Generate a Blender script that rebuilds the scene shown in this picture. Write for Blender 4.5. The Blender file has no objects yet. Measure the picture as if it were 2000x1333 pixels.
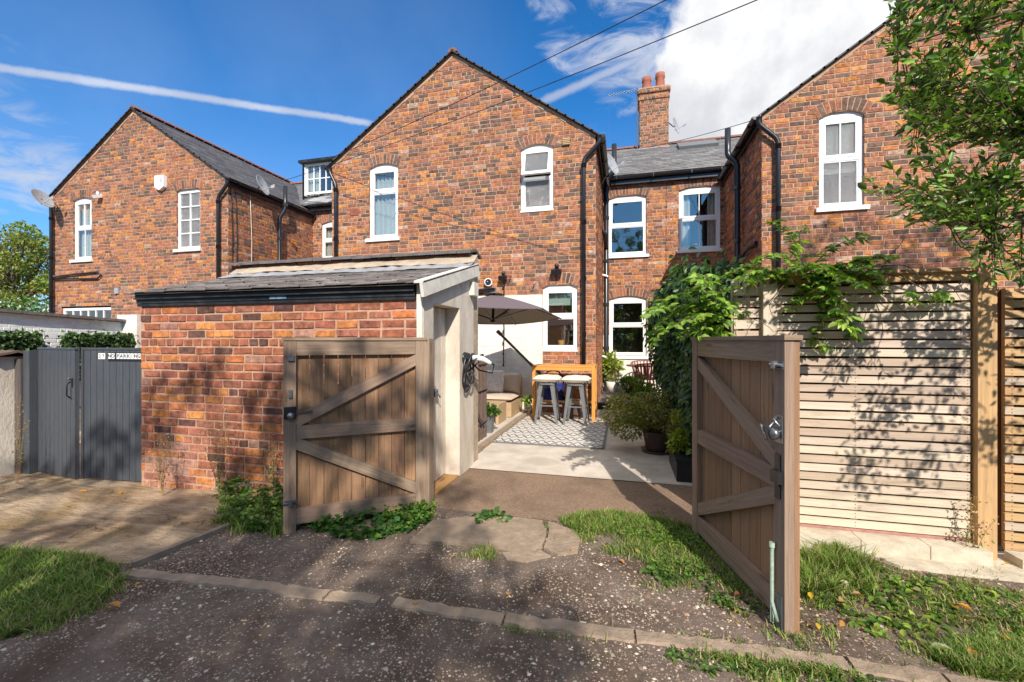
import bpy, math, random
import numpy as np
from mathutils import Vector as V, Matrix
SC = bpy.context.scene
COL = SC.collection
# ------------------------------------------------------------------ camera
EYE = 1.45; F = 850.0; A = math.atan(850/3300.0); CA, SA = math.cos(A), math.sin(A)
cd = bpy.data.cameras.new("camera"); cam = bpy.data.objects.new("camera", cd); COL.objects.link(cam)
cd.sensor_width = 36; cd.lens = 36*F/2000; cd.clip_end = 1000; cd.clip_start = .05
cam.location = (0, 0, EYE); cam.rotation_euler = (math.radians(90), 0, A)
SC.camera = cam
# ------------------------------------------------------------------ exposure
SC.view_settings.view_transform = 'Standard'; SC.view_settings.look = 'None'
SC.view_settings.gamma = 1; SC.view_settings.exposure = 0.45
# ------------------------------------------------------------------ sun
SDIR = V((-1.29, 3.04, -2.42)).normalized()          # direction the light travels
sl = bpy.data.lights.new("sun", 'SUN'); sl.energy = 4.3; sl.angle = math.radians(.55); sl.color = (1, .93, .83)
sun = bpy.data.objects.new("sun", sl); COL.objects.link(sun)
sun.rotation_euler = SDIR.to_track_quat('-Z', 'Y').to_euler(); sun.location = (5, -10, 20)

def raydir(x, y):
    X = (x-1000)/F; U = (667-y)/F
    return (X*CA-SA, X*SA+CA, U)
def Q(x, y, q):
    r = raydir(x, y); t = q/r[1]; return V((r[0]*t, q, EYE+r[2]*t))
def P(x, y, p):
    r = raydir(x, y); t = p/r[0]; return V((p, r[1]*t, EYE+r[2]*t))
def G(x, y, z=0.):
    r = raydir(x, y); t = (z-EYE)/r[2]; return V((r[0]*t, r[1]*t, z))
def D(x, y, Z):
    r = raydir(x, y); return V((r[0]*Z, r[1]*Z, EYE+r[2]*Z))

# ------------------------------------------------------------------ world: Nishita sky + clouds
w = bpy.data.worlds.new("World"); SC.world = w; w.use_nodes = True
nt = w.node_tree; nt.nodes.clear()
class NT:
    def __init__(s, t): s.t = t
    def n(s, typ, ins=None, **kw):
        nd = s.t.nodes.new(typ)
        for k, v in kw.items(): setattr(nd, k, v)
        if ins:
            for k, v in ins.items():
                if isinstance(v, bpy.types.NodeSocket): s.t.links.new(v, nd.inputs[k])
                else: nd.inputs[k].default_value = v
        return nd
    def math(s, op, a, b=0., c=None, clamp=False):
        i = {0: a, 1: b}
        if c is not None: i[2] = c
        return s.n('ShaderNodeMath', i, operation=op, use_clamp=clamp).outputs[0]
    def vmath(s, op, a, b, out=0):
        return s.n('ShaderNodeVectorMath', {0: a, 1: b}, operation=op).outputs[out]
    def mix(s, f, a, b, mode='MIX'):
        nd = s.n('ShaderNodeMix', None, data_type='RGBA', blend_type=mode)
        for i, v in ((0, f), (6, a), (7, b)):
            if isinstance(v, bpy.types.NodeSocket): s.t.links.new(v, nd.inputs[i])
            else: nd.inputs[i].default_value = v if i == 0 else (tuple(v)+(1,))[:4]
        return nd.outputs[2]
    def ss(s, x, a, b):
        return s.n('ShaderNodeMapRange', {0: x, 1: a, 2: b, 3: 0., 4: 1.}, interpolation_type='SMOOTHSTEP').outputs[0]
    def noise(s, vec, scale, detail=4, rough=.5, dist=0, out=0):
        return s.n('ShaderNodeTexNoise', {'Vector': vec, 'Scale': scale, 'Detail': detail, 'Roughness': rough, 'Distortion': dist}).outputs[out]
N = NT(nt)
sky = N.n('ShaderNodeTexSky', None, sky_type='NISHITA')
sky.sun_disc = False; sky.sun_elevation = math.radians(36.2); sky.sun_rotation = math.atan2(1.29, -3.04)
sky.air_density = 1.0; sky.dust_density = 0.3; sky.ozone_density = 2.2
tc = N.n('ShaderNodeTexCoord'); gen = N.vmath('NORMALIZE', tc.outputs['Generated'], (0, 0, 0))
def dirof(x, y): return V(raydir(x, y)).normalized()
def blob(x, y, r0, r1):          # 1 inside angular radius r0, 0 outside r1
    d = dirof(x, y)
    return N.ss(N.vmath('DOT_PRODUCT', gen, tuple(d), 1), math.cos(r1), math.cos(r0))
def mx(*a):
    o = a[0]
    for b in a[1:]: o = N.math('MAXIMUM', o, b)
    return o
cn = N.noise(gen, 6.2, 8, .60, .4)
cn2 = N.noise(gen, 9.0, 6, .6, .2)
# big cumulus on the right
m1 = mx(blob(1570, 110, .12, .27), blob(1500, 230, .06, .20), blob(1740, -40, .2, .36), blob(1400, 160, .02, .17), blob(1900, 150, .1, .5), blob(1350, 240, .02, .09))
v1 = N.math('ADD', N.math('MULTIPLY', m1, .72), N.math('ADD', N.math('MULTIPLY', cn, .95), N.math('MULTIPLY', cn2, .45)))
c1 = N.ss(N.math('ADD', v1, N.math('MULTIPLY', N.math('SUBTRACT', N.noise(gen, 24, 5, .65), .5), .30)), .93, 1.24)
# wisps
wn = N.noise(N.vmath('MULTIPLY', gen, (3, 3, 9)), 2.6, 8, .65, .8)
wb = mx(blob(1230, 120, .02, .17), blob(1180, 10, .03, .22), N.math('MULTIPLY', blob(1180, 300, .02, .14), .8))
c2 = N.math('MULTIPLY', N.ss(N.math('MULTIPLY', wb, wn), .38, .68), .6)
c3 = N.math('MULTIPLY', N.math('MULTIPLY', blob(-40, 330, .02, .16), N.ss(wn, .3, .7)), .75)
c3b = N.math('MULTIPLY', N.math('MULTIPLY', blob(60, 250, .02, .30), N.ss(wn, .42, .8)), .18)
def trail(a, b, w0, stren, endpt=None):
    da, db = dirof(*a), dirof(*b); n = da.cross(db).normalized(); mid = (da+db).normalized()
    dd = N.math('ABSOLUTE', N.math('ADD', N.vmath('DOT_PRODUCT', gen, tuple(n), 1), N.math('MULTIPLY', N.math('SUBTRACT', cn2, .5), .006)))
    wmod = N.math('ADD', .55, N.math('MULTIPLY', N.noise(gen, 55, 5, .7), .9))
    band = N.math('SUBTRACT', 1., N.ss(N.math('DIVIDE', dd, wmod), w0*.15, w0))
    c = (da.dot(mid))
    lim = N.ss(N.vmath('DOT_PRODUCT', gen, tuple(mid), 1), c-.002, c+.008)
    return N.math('MULTIPLY', N.math('MULTIPLY', band, lim), stren)
t1 = trail((-420, 70), (735, 243), .0095, .62)
t2 = trail((1040, 208), (1560, -22), .012, .5)
gs = N.n('ShaderNodeSeparateXYZ', {0: gen})
over = N.math('MULTIPLY', N.ss(gs.outputs[2], .68, .80), N.math('MULTIPLY_ADD', N.ss(cn, .35, .6), .35, .6))   # cloud added overhead, out of view, to lift and whiten the fill light
rear_fill = N.math('MULTIPLY', N.math('MULTIPLY', N.ss(N.math('MULTIPLY', gs.outputs[1], -1.), .1, .5), N.ss(gs.outputs[2], .42, .6)), .75)  # unseen cloud added behind the camera to brighten and neutralise the shade
hz0 = N.math('MULTIPLY', N.math('SUBTRACT', 1., N.ss(gs.outputs[2], .22, .50)), .17)
hz = N.math('MULTIPLY', mx(blob(60, 300, .03, .42), N.math('MULTIPLY', blob(700, 230, .03, .4), .7)), .085)
cs = mx(c1, c2, c3, c3b, t1, t2, over, rear_fill, hz, hz0, N.math('MULTIPLY', N.math('SUBTRACT', 1., N.ss(gs.outputs[2], .0, .26)), .6))
shade = N.ss(N.math('ADD', N.math('MULTIPLY', N.math('SUBTRACT', .42, N.n('ShaderNodeSeparateXYZ', {0: gen}).outputs[2]), .55), N.math('ADD', N.noise(gen, 3.3, 6, .55), N.math('MULTIPLY', cn2, .45))), .50, .82)
ccol = N.mix(shade, (6.0, 6.0, 6.0), (3.9, 4.0, 4.25))
skycol = N.mix(1.0, sky.outputs[0], (.15, .62, 1.0), 'MULTIPLY')
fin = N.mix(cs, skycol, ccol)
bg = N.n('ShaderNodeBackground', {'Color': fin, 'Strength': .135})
N.n('ShaderNodeOutputWorld', {'Surface': bg.outputs[0]})

# ------------------------------------------------------------------ materials
def C(r, g, b):                   # sRGB 0-255 -> linear
    f = lambda c: ((c/255+.055)/1.055)**2.4 if c > 10 else c/3294.
    return (f(r), f(g), f(b))
def newmat(name):
    m = bpy.data.materials.new(name); m.use_nodes = True; m.node_tree.nodes.clear(); return m, NT(m.node_tree)
def pmat(name, col=(.5, .5, .5), rough=.7, ns=8., na=.2, bump=.2, bs=60., bd=.004, attr=False, metal=0., spec=.4, uv=False,
         big=0., bigs=1.2, bigcol=None, stretch=None, trans=0., coat=0., fine=True):
    m, N = newmat(name)
    tc = N.n('ShaderNodeTexCoord'); v = tc.outputs['UV' if uv else 'Object']
    if stretch: v = N.vmath('MULTIPLY', v, stretch)
    n1 = N.noise(v, ns, 5, .6)
    if attr: base = N.n('ShaderNodeVertexColor', None, layer_name='Col').outputs[0]
    else: base = N.n('ShaderNodeRGB').outputs[0]; base.default_value = tuple(col)+(1,)
    if attr and col != (.5, .5, .5): base = N.mix(1., base, col, 'MULTIPLY')
    k = N.n('ShaderNodeMapRange', {0: n1, 1: .3, 2: .7, 3: 1-na, 4: 1+na}).outputs[0]
    kc = N.n('ShaderNodeCombineXYZ', {0: k, 1: k, 2: k}).outputs[0]
    c = N.mix(1., base, kc, 'MULTIPLY')
    if big:
        bn = N.ss(N.noise(v, bigs, 6, .62, .3), .42, .68)
        c = N.mix(N.math('MULTIPLY', bn, big), c, bigcol or (.1, .09, .07))
    ins = {'Base Color': c, 'Roughness': rough, 'Metallic': metal, 'Specular IOR Level': spec}
    if coat: ins['Coat Weight'] = coat
    if bump:
        bn = N.noise(v, bs, 4, .65)
        b = N.n('ShaderNodeBump', {'Strength': bump, 'Distance': bd, 'Height': bn}); ins['Normal'] = b.outputs[0]
    p = N.n('ShaderNodeBsdfPrincipled', ins); out = p.outputs[0]
    if trans:
        tr = N.n('ShaderNodeBsdfTranslucent', {'Color': N.mix(1., c, (1.5, 1.7, .6), 'MULTIPLY')})
        out = N.n('ShaderNodeMixShader', {0: trans, 1: out, 2: tr.outputs[0]}).outputs[0]
    N.n('ShaderNodeOutputMaterial', {'Surface': out}); return m
MT = {}
MT['brick'] = pmat('brick', rough=.9, ns=19., na=.5, bump=.8, bs=90, bd=.008, attr=True, spec=.2, big=.28, bigs=9., bigcol=(.17, .11, .085))
MT['mortar'] = pmat('mortar', C(190, 154, 126), rough=.95, ns=18., na=.22, bump=.6, bs=90, bd=.006, spec=.1, big=.4, bigs=1.5, bigcol=C(120, 95, 80))
MT['mortar_shed'] = pmat('mortar_shed', C(190, 152, 128), rough=.95, ns=20., na=.2, bump=.7, bs=90, bd=.008, spec=.1, big=.25, bigs=1.7, bigcol=C(120, 98, 84))
MT['slate'] = pmat('slate', rough=.6, ns=14., na=.25, bump=.4, bs=70, attr=True, spec=.4)
MT['white_paint'] = pmat('white_upvc', C(238, 238, 236), rough=.35, ns=5., na=.03, bump=.03, spec=.5)
MT['white_stone'] = pmat('white_stone', C(228, 222, 210), rough=.7, ns=14., na=.1, bump=.2, big=.25, bigs=5, bigcol=C(150, 140, 125))
MT['render'] = pmat('cream_render', C(218, 206, 190), rough=.85, ns=6., na=.1, bump=.6, bs=38, bd=.012, big=.55, bigs=2.4, bigcol=C(170, 152, 132), stretch=(1, 1, .45))
MT['whitewash'] = pmat('whitewashed_brick', rough=.85, ns=10., na=.07, bump=.4, bs=60, bd=.006, attr=True)
MT['black'] = pmat('black_plastic', C(38, 38, 42), rough=.32, ns=9., na=.2, bump=.1, spec=.5)
MT['black_paint'] = pmat('black_paint', C(34, 34, 36), rough=.45, ns=14., na=.45, bump=.5, bs=25, bd=.006, big=.35, bigs=4, bigcol=C(88, 86, 84))
MT['lead'] = pmat('lead_flashing', C(150, 150, 152), rough=.5, ns=7, na=.2, bump=.6, bs=12, bd=.02, big=.3, bigs=3, bigcol=C(205, 200, 192))
MT['cement'] = pmat('cement_fillet', C(186, 166, 144), rough=.9, ns=9, na=.2, bump=.8, bs=22, bd=.02, big=.3, bigs=4, bigcol=C(120, 105, 90))
MT['terracotta'] = pmat('terracotta', C(160, 96, 76), rough=.8, ns=12, na=.25, bump=.3)
MT['greymetal'] = pmat('galvanised', C(150, 152, 155), rough=.35, ns=12, na=.15, bump=.1, metal=.85)
MT['gunmetal'] = pmat('gunmetal', C(118, 120, 122), rough=.5, ns=12, na=.1, bump=.03, metal=.3)
MT['dish'] = pmat('dish_grey', C(160, 162, 165), rough=.5, ns=12, na=.1, bump=.05)
MT['greygate'] = pmat('anthracite_paint', C(74, 78, 84), rough=.42, ns=9, na=.14, bump=.15, bs=30, uv=True, stretch=(1, 12, 1), big=.15, bigs=2, bigcol=C(110, 112, 112))
MT['concrete'] = pmat('yard_concrete', C(206, 194, 180), rough=.95, ns=5., na=.12, bump=.5, bs=120, bd=.004, big=.45, bigs=1.6, bigcol=C(150, 136, 120))
MT['drive'] = pmat('driveway_concrete', C(184, 154, 122), rough=.95, ns=8., na=.24, bump=.9, bs=26, bd=.014, stretch=(.35, 1.6, 1), big=.75, bigs=1.1, bigcol=C(104, 84, 58))
MT['apron'] = pmat('asphalt_apron', C(140, 116, 96), rough=.95, ns=70., na=.4, bump=.7, bs=150, bd=.005, big=.4, bigs=1.5, bigcol=C(78, 66, 56))
MT['kerb'] = pmat('kerb_stone', C(158, 138, 118), rough=.95, ns=13., na=.2, bump=.9, bs=38, bd=.012, big=.3, bigs=6, bigcol=C(98, 86, 72))
MT['palestone'] = pmat('pale_kerb', C(205, 194, 174), rough=.95, ns=13., na=.15, bump=.7, bs=38, bd=.008, big=.35, bigs=4, bigcol=C(150, 134, 108))
MT['leaf'] = pmat('leaf', rough=.45, ns=30, na=.15, bump=0, attr=True, spec=.4, trans=.35)
MT['leaf_dark'] = pmat('leaf_dark', rough=.4, ns=30, na=.15, bump=0, attr=True, spec=.5, trans=.2)
MT['grass'] = pmat('grass', rough=.6, ns=6, na=.2, bump=0, attr=True, spec=.2, trans=.3)
MT['bark'] = pmat('bark', C(96, 80, 64), rough=.9, ns=20, na=.3, bump=.6, bs=50, bd=.01)
MT['stone'] = pmat('gravel_stone', rough=.85, ns=60, na=.2, bump=0, attr=True)
MT['fabric_grey'] = pmat('parasol_cloth', C(112, 100, 106), rough=.9, ns=40, na=.06, bump=.1, bs=300, trans=.12)
MT['cream_cloth'] = pmat('cream_cushion', C(226, 214, 196), rough=.95, ns=40, na=.07, bump=.4, bs=200, bd=.003)
MT['beige_cloth'] = pmat('beige_cushion', C(198, 178, 158), rough=.95, ns=40, na=.06, bump=.3, bs=200, bd=.003)
MT['fleck_cloth'] = pmat('flecked_cushion', C(235, 228, 220), rough=.95, ns=30, na=.05, bump=.2, bs=200, big=.5, bigs=18, bigcol=C(190, 165, 150))
MT['rattan'] = pmat('rattan', C(186, 158, 122), rough=.7, ns=90, na=.35, bump=.8, bs=120, bd=.006, stretch=(1, 1, 2.2))
MT['brown_screen'] = pmat('brown_screen', C(92, 74, 64), rough=.6, ns=40, na=.4, bump=.6, bs=90, bd=.005, stretch=(2, 2, .4))
MT['pink'] = pmat('plum_plastic', C(140, 84, 84), rough=.45, ns=10, na=.06, bump=0)
MT['pot_dark'] = pmat('dark_pot', C(78, 60, 54), rough=.5, ns=10, na=.15, bump=.1)
MT['pot_black'] = pmat('black_pot', C(36, 38, 42), rough=.5, ns=10, na=.15, bump=.1)
MT['blue_cloth'] = pmat('blue_bag', C(34, 44, 110), rough=.7, ns=20, na=.3, bump=.5, bs=20, bd=.02)
MT['soil'] = pmat('soil', C(58, 46, 38), rough=1, ns=30, na=.4, bump=.8, bs=60, bd=.01)
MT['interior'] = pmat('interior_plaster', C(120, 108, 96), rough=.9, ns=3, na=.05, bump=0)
MT['curtain'] = pmat('curtain', C(225, 226, 222), rough=.9, ns=14, na=.05, bump=.2, trans=.2)
MT['blind'] = pmat('blind', C(190, 205, 196), rough=.9, ns=14, na=.05, bump=0)
MT['yellow_wood'] = pmat('oiled_teak', C(214, 150, 74), rough=.55, ns=3, na=.18, bump=.15, bs=60, uv=True, stretch=(1, 18, 1))
def woodmat(name, tint, knots=.5, gr=.38):
    m, N = newmat(name)
    tc = N.n('ShaderNodeTexCoord'); uv = tc.outputs['UV']
    vc = N.n('ShaderNodeVertexColor', None, layer_name='Col').outputs[0]
    base = N.mix(1., vc, tint, 'MULTIPLY')
    g1 = N.noise(N.vmath('MULTIPLY', uv, (1.2, 34, 1)), 1.6, 6, .65, .6)
    g2 = N.noise(N.vmath('MULTIPLY', uv, (5, 160, 1)), 1.4, 4, .6)
    k = N.n('ShaderNodeMapRange', {0: N.math('ADD', N.math('MULTIPLY', g1, .65), N.math('MULTIPLY', g2, .35)), 1: .3, 2: .7, 3: 1-gr, 4: 1+gr}).outputs[0]
    c = N.mix(1., base, N.n('ShaderNodeCombineXYZ', {0: k, 1: k, 2: k}).outputs[0], 'MULTIPLY')
    vr = N.n('ShaderNodeTexVoronoi', {'Vector': N.vmath('MULTIPLY', uv, (2.2, 9, 1)), 'Scale': 1.}, feature='F1').outputs['Distance']
    kn = N.math('SUBTRACT', 1., N.ss(vr, .06, .17))
    c = N.mix(N.math('MULTIPLY', kn, knots), c, (.09, .05, .03))
    st = N.ss(N.noise(N.vmath('MULTIPLY', uv, (1.5, 5, 1)), 1.3, 5, .6), .5, .75)
    c = N.mix(N.math('MULTIPLY', st, .42), c, C(126, 112, 100)); st2 = N.ss(N.noise(N.vmath('MULTIPLY', uv, (2.5, 11, 1)), 1.1, 5, .6, .5), .58, .78); c = N.mix(N.math('MULTIPLY', st2, .55), c, (.13, .065, .035))
    b = N.n('ShaderNodeBump', {'Strength': .5, 'Distance': .004, 'Height': g2})
    p = N.n('ShaderNodeBsdfPrincipled', {'Base Color': c, 'Roughness': .8, 'Specular IOR Level': .25, 'Normal': b.outputs[0]})
    N.n('ShaderNodeOutputMaterial', {'Surface': p.outputs[0]}); return m
MT['wood'] = woodmat('weathered_wood', (1, 1, 1))
MT['slat'] = woodmat('slat_wood', (1, 1, 1), .5, .24)
def drivemat():
    m, N = newmat('rough_driveway'); v = N.n('ShaderNodeTexCoord').outputs['Object']
    rot = N.n('ShaderNodeMapping', {'Vector': v, 'Rotation': (0, 0, .25), 'Scale': (.45, 1.7, 1)}).outputs[0]
    n1 = N.noise(rot, 2.2, 7, .65, .5); n2 = N.noise(rot, 16, 6, .7, .3); n3 = N.noise(v, 110, 3, .7)
    c = N.mix(N.ss(n1, .38, .66), C(198, 172, 142), C(150, 124, 96)); c = N.mix(N.math('MULTIPLY', N.ss(n2, .48, .70), .55), c, C(112, 92, 72))
    mo = N.ss(N.noise(v, 1.7, 5, .6), .52, .68); c = N.mix(N.math('MULTIPLY', mo, .45), c, C(128, 106, 50))
    k = N.n('ShaderNodeMapRange', {0: n3, 1: .3, 2: .7, 3: .7, 4: 1.3}).outputs[0]; c = N.mix(1., c, N.n('ShaderNodeCombineXYZ', {0: k, 1: k, 2: k}).outputs[0], 'MULTIPLY')
    vd = N.n('ShaderNodeTexVoronoi', {'Vector': N.vmath('ADD', N.vmath('MULTIPLY', v, (.35, .6, 1)), N.n('ShaderNodeTexNoise', {'Vector': v, 'Scale': 3., 'Detail': 4.}).outputs['Color']), 'Scale': 1.1}, feature='DISTANCE_TO_EDGE').outputs['Distance']
    cr = N.math('MULTIPLY', N.math('SUBTRACT', 1., N.ss(vd, .002, .010)), N.ss(n1, .5, .62)); c = N.mix(N.math('MULTIPLY', cr, .45), c, (.05, .04, .03))
    h = N.math('SUBTRACT', N.math('ADD', N.math('MULTIPLY', n2, 1.), N.math('MULTIPLY', n3, .25)), N.math('MULTIPLY', cr, .8))
    b = N.n('ShaderNodeBump', {'Strength': 1., 'Distance': .03, 'Height': h})
    p = N.n('ShaderNodeBsdfPrincipled', {'Base Color': c, 'Roughness': .92, 'Specular IOR Level': .2, 'Normal': b.outputs[0]}); N.n('ShaderNodeOutputMaterial', {'Surface': p.outputs[0]}); MT['drive'] = m
drivemat()
# glass: fresnel mirror over see-through
def glassmat(name, tint, frosted=False, refl=1.0):
    m, N = newmat(name)
    ge = N.n('ShaderNodeNewGeometry'); cs_ = N.math('ABSOLUTE', N.vmath('DOT_PRODUCT', ge.outputs['Normal'], ge.outputs['Incoming'], 1)); fr = N.math('MULTIPLY_ADD', N.math('POWER', N.math('SUBTRACT', 1., cs_), 5.), .85, .12)
    ins = {'Color': (1., .84, .76, 1), 'Roughness': .02}
    tcn = N.n('ShaderNodeTexCoord').outputs['Object']
    if frosted:
        vr = N.n('ShaderNodeTexVoronoi', {'Vector': tcn, 'Scale': 26.}, feature='F1').outputs['Distance']
        h = N.math('ADD', vr, N.noise(tcn, 40, 4, .7, 2.))
        b = N.n('ShaderNodeBump', {'Strength': .9, 'Distance': .02, 'Height': h}); ins['Normal'] = b.outputs[0]; ins['Roughness'] = .12
    else:
        b = N.n('ShaderNodeBump', {'Strength': .08, 'Distance': .02, 'Height': N.noise(tcn, 2.5, 2, .5)}); ins['Normal'] = b.outputs[0]
    gl = N.n('ShaderNodeBsdfGlossy', ins)
    if frosted:
        tr = N.n('ShaderNodeMixShader', {0: .5, 1: N.n('ShaderNodeBsdfTransparent', {'Color': tint+(1,)}).outputs[0],
             2: N.n('ShaderNodeBsdfDiffuse', {'Color': (.30, .33, .34, 1), 'Normal': b.outputs[0]}).outputs[0]})
    else: tr = N.n('ShaderNodeBsdfTransparent', {'Color': tint+(1,)})
    mxs = N.n('ShaderNodeMixShader', {0: N.math('MULTIPLY', N.math('ADD', fr, .06), refl, clamp=True), 1: tr.outputs[0], 2: gl.outputs[0]})
    N.n('ShaderNodeOutputMaterial', {'Surface': mxs.outputs[0]}); return m
MT['glass'] = glassmat('window_glass', (.8, .86, .85), False, 1.6)
MT['frosted'] = glassmat('patterned_glass', (.8, .85, .85), True, 1.1)

# ------------------------------------------------------------------ mesh builder
RND = random.Random(7)
class MB:
    def __init__(s): s.v = []; s.f = []; s.uv = []; s.c = []; s.sm = []
    def face(s, pts, uv=None, col=(1, 1, 1), smooth=False):
        b = len(s.v); s.v += [tuple(p) for p in pts]; s.f.append(tuple(range(b, b+len(pts))))
        s.uv.append(uv or [(0, 0)]*len(pts)); s.c.append(col); s.sm.append(smooth)
    def obox(s, c, Av, Bv, Cv, col=(1, 1, 1), off=None):       # half vectors; Av = long axis (grain)
        c, Av, Bv, Cv = V(c), V(Av), V(Bv), V(Cv)
        o = off if off is not None else RND.random()*50
        la, lb, lc = Av.length, Bv.length, Cv.length
        if Av.cross(Bv).dot(Cv) < 0: Cv = -Cv
        for (X, Y, Z, lx, ly) in ((Av, Bv, Cv, la, lb), (Av, -Bv, -Cv, la, lb), (Av, -Cv, Bv, la, lc), (Av, Cv, -Bv, la, lc)):
            p = [c+Z-X-Y, c+Z+X-Y, c+Z+X+Y, c+Z-X+Y]
            s.face(p, [(o, o), (o+2*lx, o), (o+2*lx, o+2*ly), (o, o+2*ly)], col)
        for sg in (1, -1):
            X, Y = (Bv, Cv) if sg > 0 else (Cv, Bv)
            cc = c+Av*sg; s.face([cc-X-Y, cc+X-Y, cc+X+Y, cc-X+Y], [(o, o), (o+.05, o), (o+.05, o+.05), (o, o+.05)], col)
    def box(s, p0, p1, col=(1, 1, 1)):
        a, b = V(p0), V(p1); c = (a+b)/2; h = (b-a)/2
        ax = [V((h.x, 0, 0)), V((0, h.y, 0)), V((0, 0, h.z))]; ax.sort(key=lambda q: -q.length)
        s.obox(c, ax[0], ax[1], ax[2], col)
    def bar(s, a, b, w, wd, t, col=(1, 1, 1)):                  # bar from a to b, width w along wd, thickness t
        a, b = V(a), V(b); d = (b-a); n = V(wd) - d*(V(wd).dot(d)/d.length_squared); n.normalize(); tn = d.cross(n).normalized()
        s.obox((a+b)/2, d/2, n*w/2, tn*t/2, col)
    def tube(s, pts, r, n=10, col=(1, 1, 1), cap=True, close=False):
        pts = [V(p) for p in pts]; rs = r if isinstance(r, (list, tuple)) else [r]*len(pts)
        base = len(s.v); m = len(pts); up = None
        for i, p in enumerate(pts):
            t = (pts[min(i+1, m-1)]-pts[max(i-1, 0)])
            if t.length < 1e-9: t = V((0, 0, 1))
            t.normalize()
            if up is None: up = V((0, 0, 1)) if abs(t.z) < .9 else V((1, 0, 0))
            e = (up - t*up.dot(t)).normalized(); g = t.cross(e); up = e
            for k in range(n):
                a = 2*math.pi*k/n; s.v.append(tuple(p+(e*math.cos(a)+g*math.sin(a))*rs[i]))
        for i in range(m-1):
            for k in range(n):
                k2 = (k+1) % n; s.f.append((base+i*n+k, base+i*n+k2, base+(i+1)*n+k2, base+(i+1)*n+k))
                s.uv.append([(i*.1, k/n), (i*.1, (k+1)/n), (i*.1+.1, (k+1)/n), (i*.1+.1, k/n)]); s.c.append(col); s.sm.append(True)
        if cap:
            for i in (0, m-1):
                s.f.append(tuple(base+i*n+k for k in range(n))); s.uv.append([(0, 0)]*n); s.c.append(col); s.sm.append(False)
    def lathe(s, c, prof, n=24, col=(1, 1, 1), ax=V((0, 0, 1)), smooth=True):   # prof (r, h)
        c = V(c); e = ax.orthogonal().normalized(); g = ax.cross(e); base = len(s.v)
        for r, h in prof:
            for k in range(n):
                a = 2*math.pi*k/n; s.v.append(tuple(c+ax*h+(e*math.cos(a)+g*math.sin(a))*r))
        for i in range(len(prof)-1):
            for k in range(n):
                k2 = (k+1) % n; s.f.append((base+i*n+k, base+i*n+k2, base+(i+1)*n+k2, base+(i+1)*n+k))
                s.uv.append([(0, 0)]*4); s.c.append(col); s.sm.append(smooth)
    def build(s, name, mat, parent=None, bevel=0., solid=0.):
        me = bpy.data.meshes.new(name); me.from_pydata(s.v, [], s.f); me.validate(clean_customdata=False)
        if len(me.polygons) == len(s.f):
            uvl = me.uv_layers.new(name='UVMap'); fl = [c for u in s.uv for p in u for c in p]; uvl.data.foreach_set('uv', fl)
            ca = me.color_attributes.new('Col', 'FLOAT_COLOR', 'CORNER')
            fl = []
            for f, c in zip(s.f, s.c): fl += [c[0], c[1], c[2], 1.]*len(f)
            ca.data.foreach_set('color', fl)
            me.polygons.foreach_set('use_smooth', s.sm)
        me.materials.append(MT[mat] if isinstance(mat, str) else mat)
        o = bpy.data.objects.new(name, me); COL.objects.link(o)
        if parent: setparent(o, parent)
        if bevel:
            m = o.modifiers.new('bevel', 'BEVEL'); m.width = bevel; m.segments = 1; m.limit_method = 'ANGLE'
        return o
def setparent(o, p):
    o.parent = p; o.matrix_parent_inverse = worldmat(p).inverted()
def worldmat(o):
    m = Matrix.LocRotScale(o.location, o.rotation_euler, o.scale)
    return (worldmat(o.parent) @ o.matrix_parent_inverse @ m) if o.parent else m
def thing(name, label, cat, loc=(0, 0, 0), group=None):
    o = bpy.data.objects.new(name, None); COL.objects.link(o); o.location = loc; o.empty_display_size = .2
    return tag(o, label, cat, group)
def tag(o, label=None, cat=None, group=None, kind=None):
    if label: o['label'] = label
    if cat: o['category'] = cat
    if group: o['group'] = group
    if kind: o['kind'] = kind
    return o
def npmesh(name, verts, faces, mat, vcol=None, parent=None, smooth=False):
    """verts (n,3), faces (m,k) constant k, vcol (n,3) point colours"""
    me = bpy.data.meshes.new(name); n = len(verts); m, k = faces.shape
    me.vertices.add(n); me.vertices.foreach_set('co', np.asarray(verts, np.float32).ravel())
    me.loops.add(m*k); me.loops.foreach_set('vertex_index', faces.astype(np.int32).ravel())
    me.polygons.add(m); me.polygons.foreach_set('loop_start', np.arange(0, m*k, k, dtype=np.int32))
    me.polygons.foreach_set('loop_total', np.full(m, k, np.int32))
    if smooth: me.polygons.foreach_set('use_smooth', np.ones(m, bool))
    me.update(calc_edges=True)
    if vcol is not None:
        ca = me.color_attributes.new('Col', 'FLOAT_COLOR', 'POINT')
        a = np.ones((n, 4), np.float32); a[:, :3] = vcol; ca.data.foreach_set('color', a.ravel())
    me.materials.append(MT[mat]); o = bpy.data.objects.new(name, me); COL.objects.link(o)
    if parent: setparent(o, parent)
    return o
def nrm(a): return a/np.maximum(np.linalg.norm(a, axis=1, keepdims=True), 1e-9)
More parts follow.
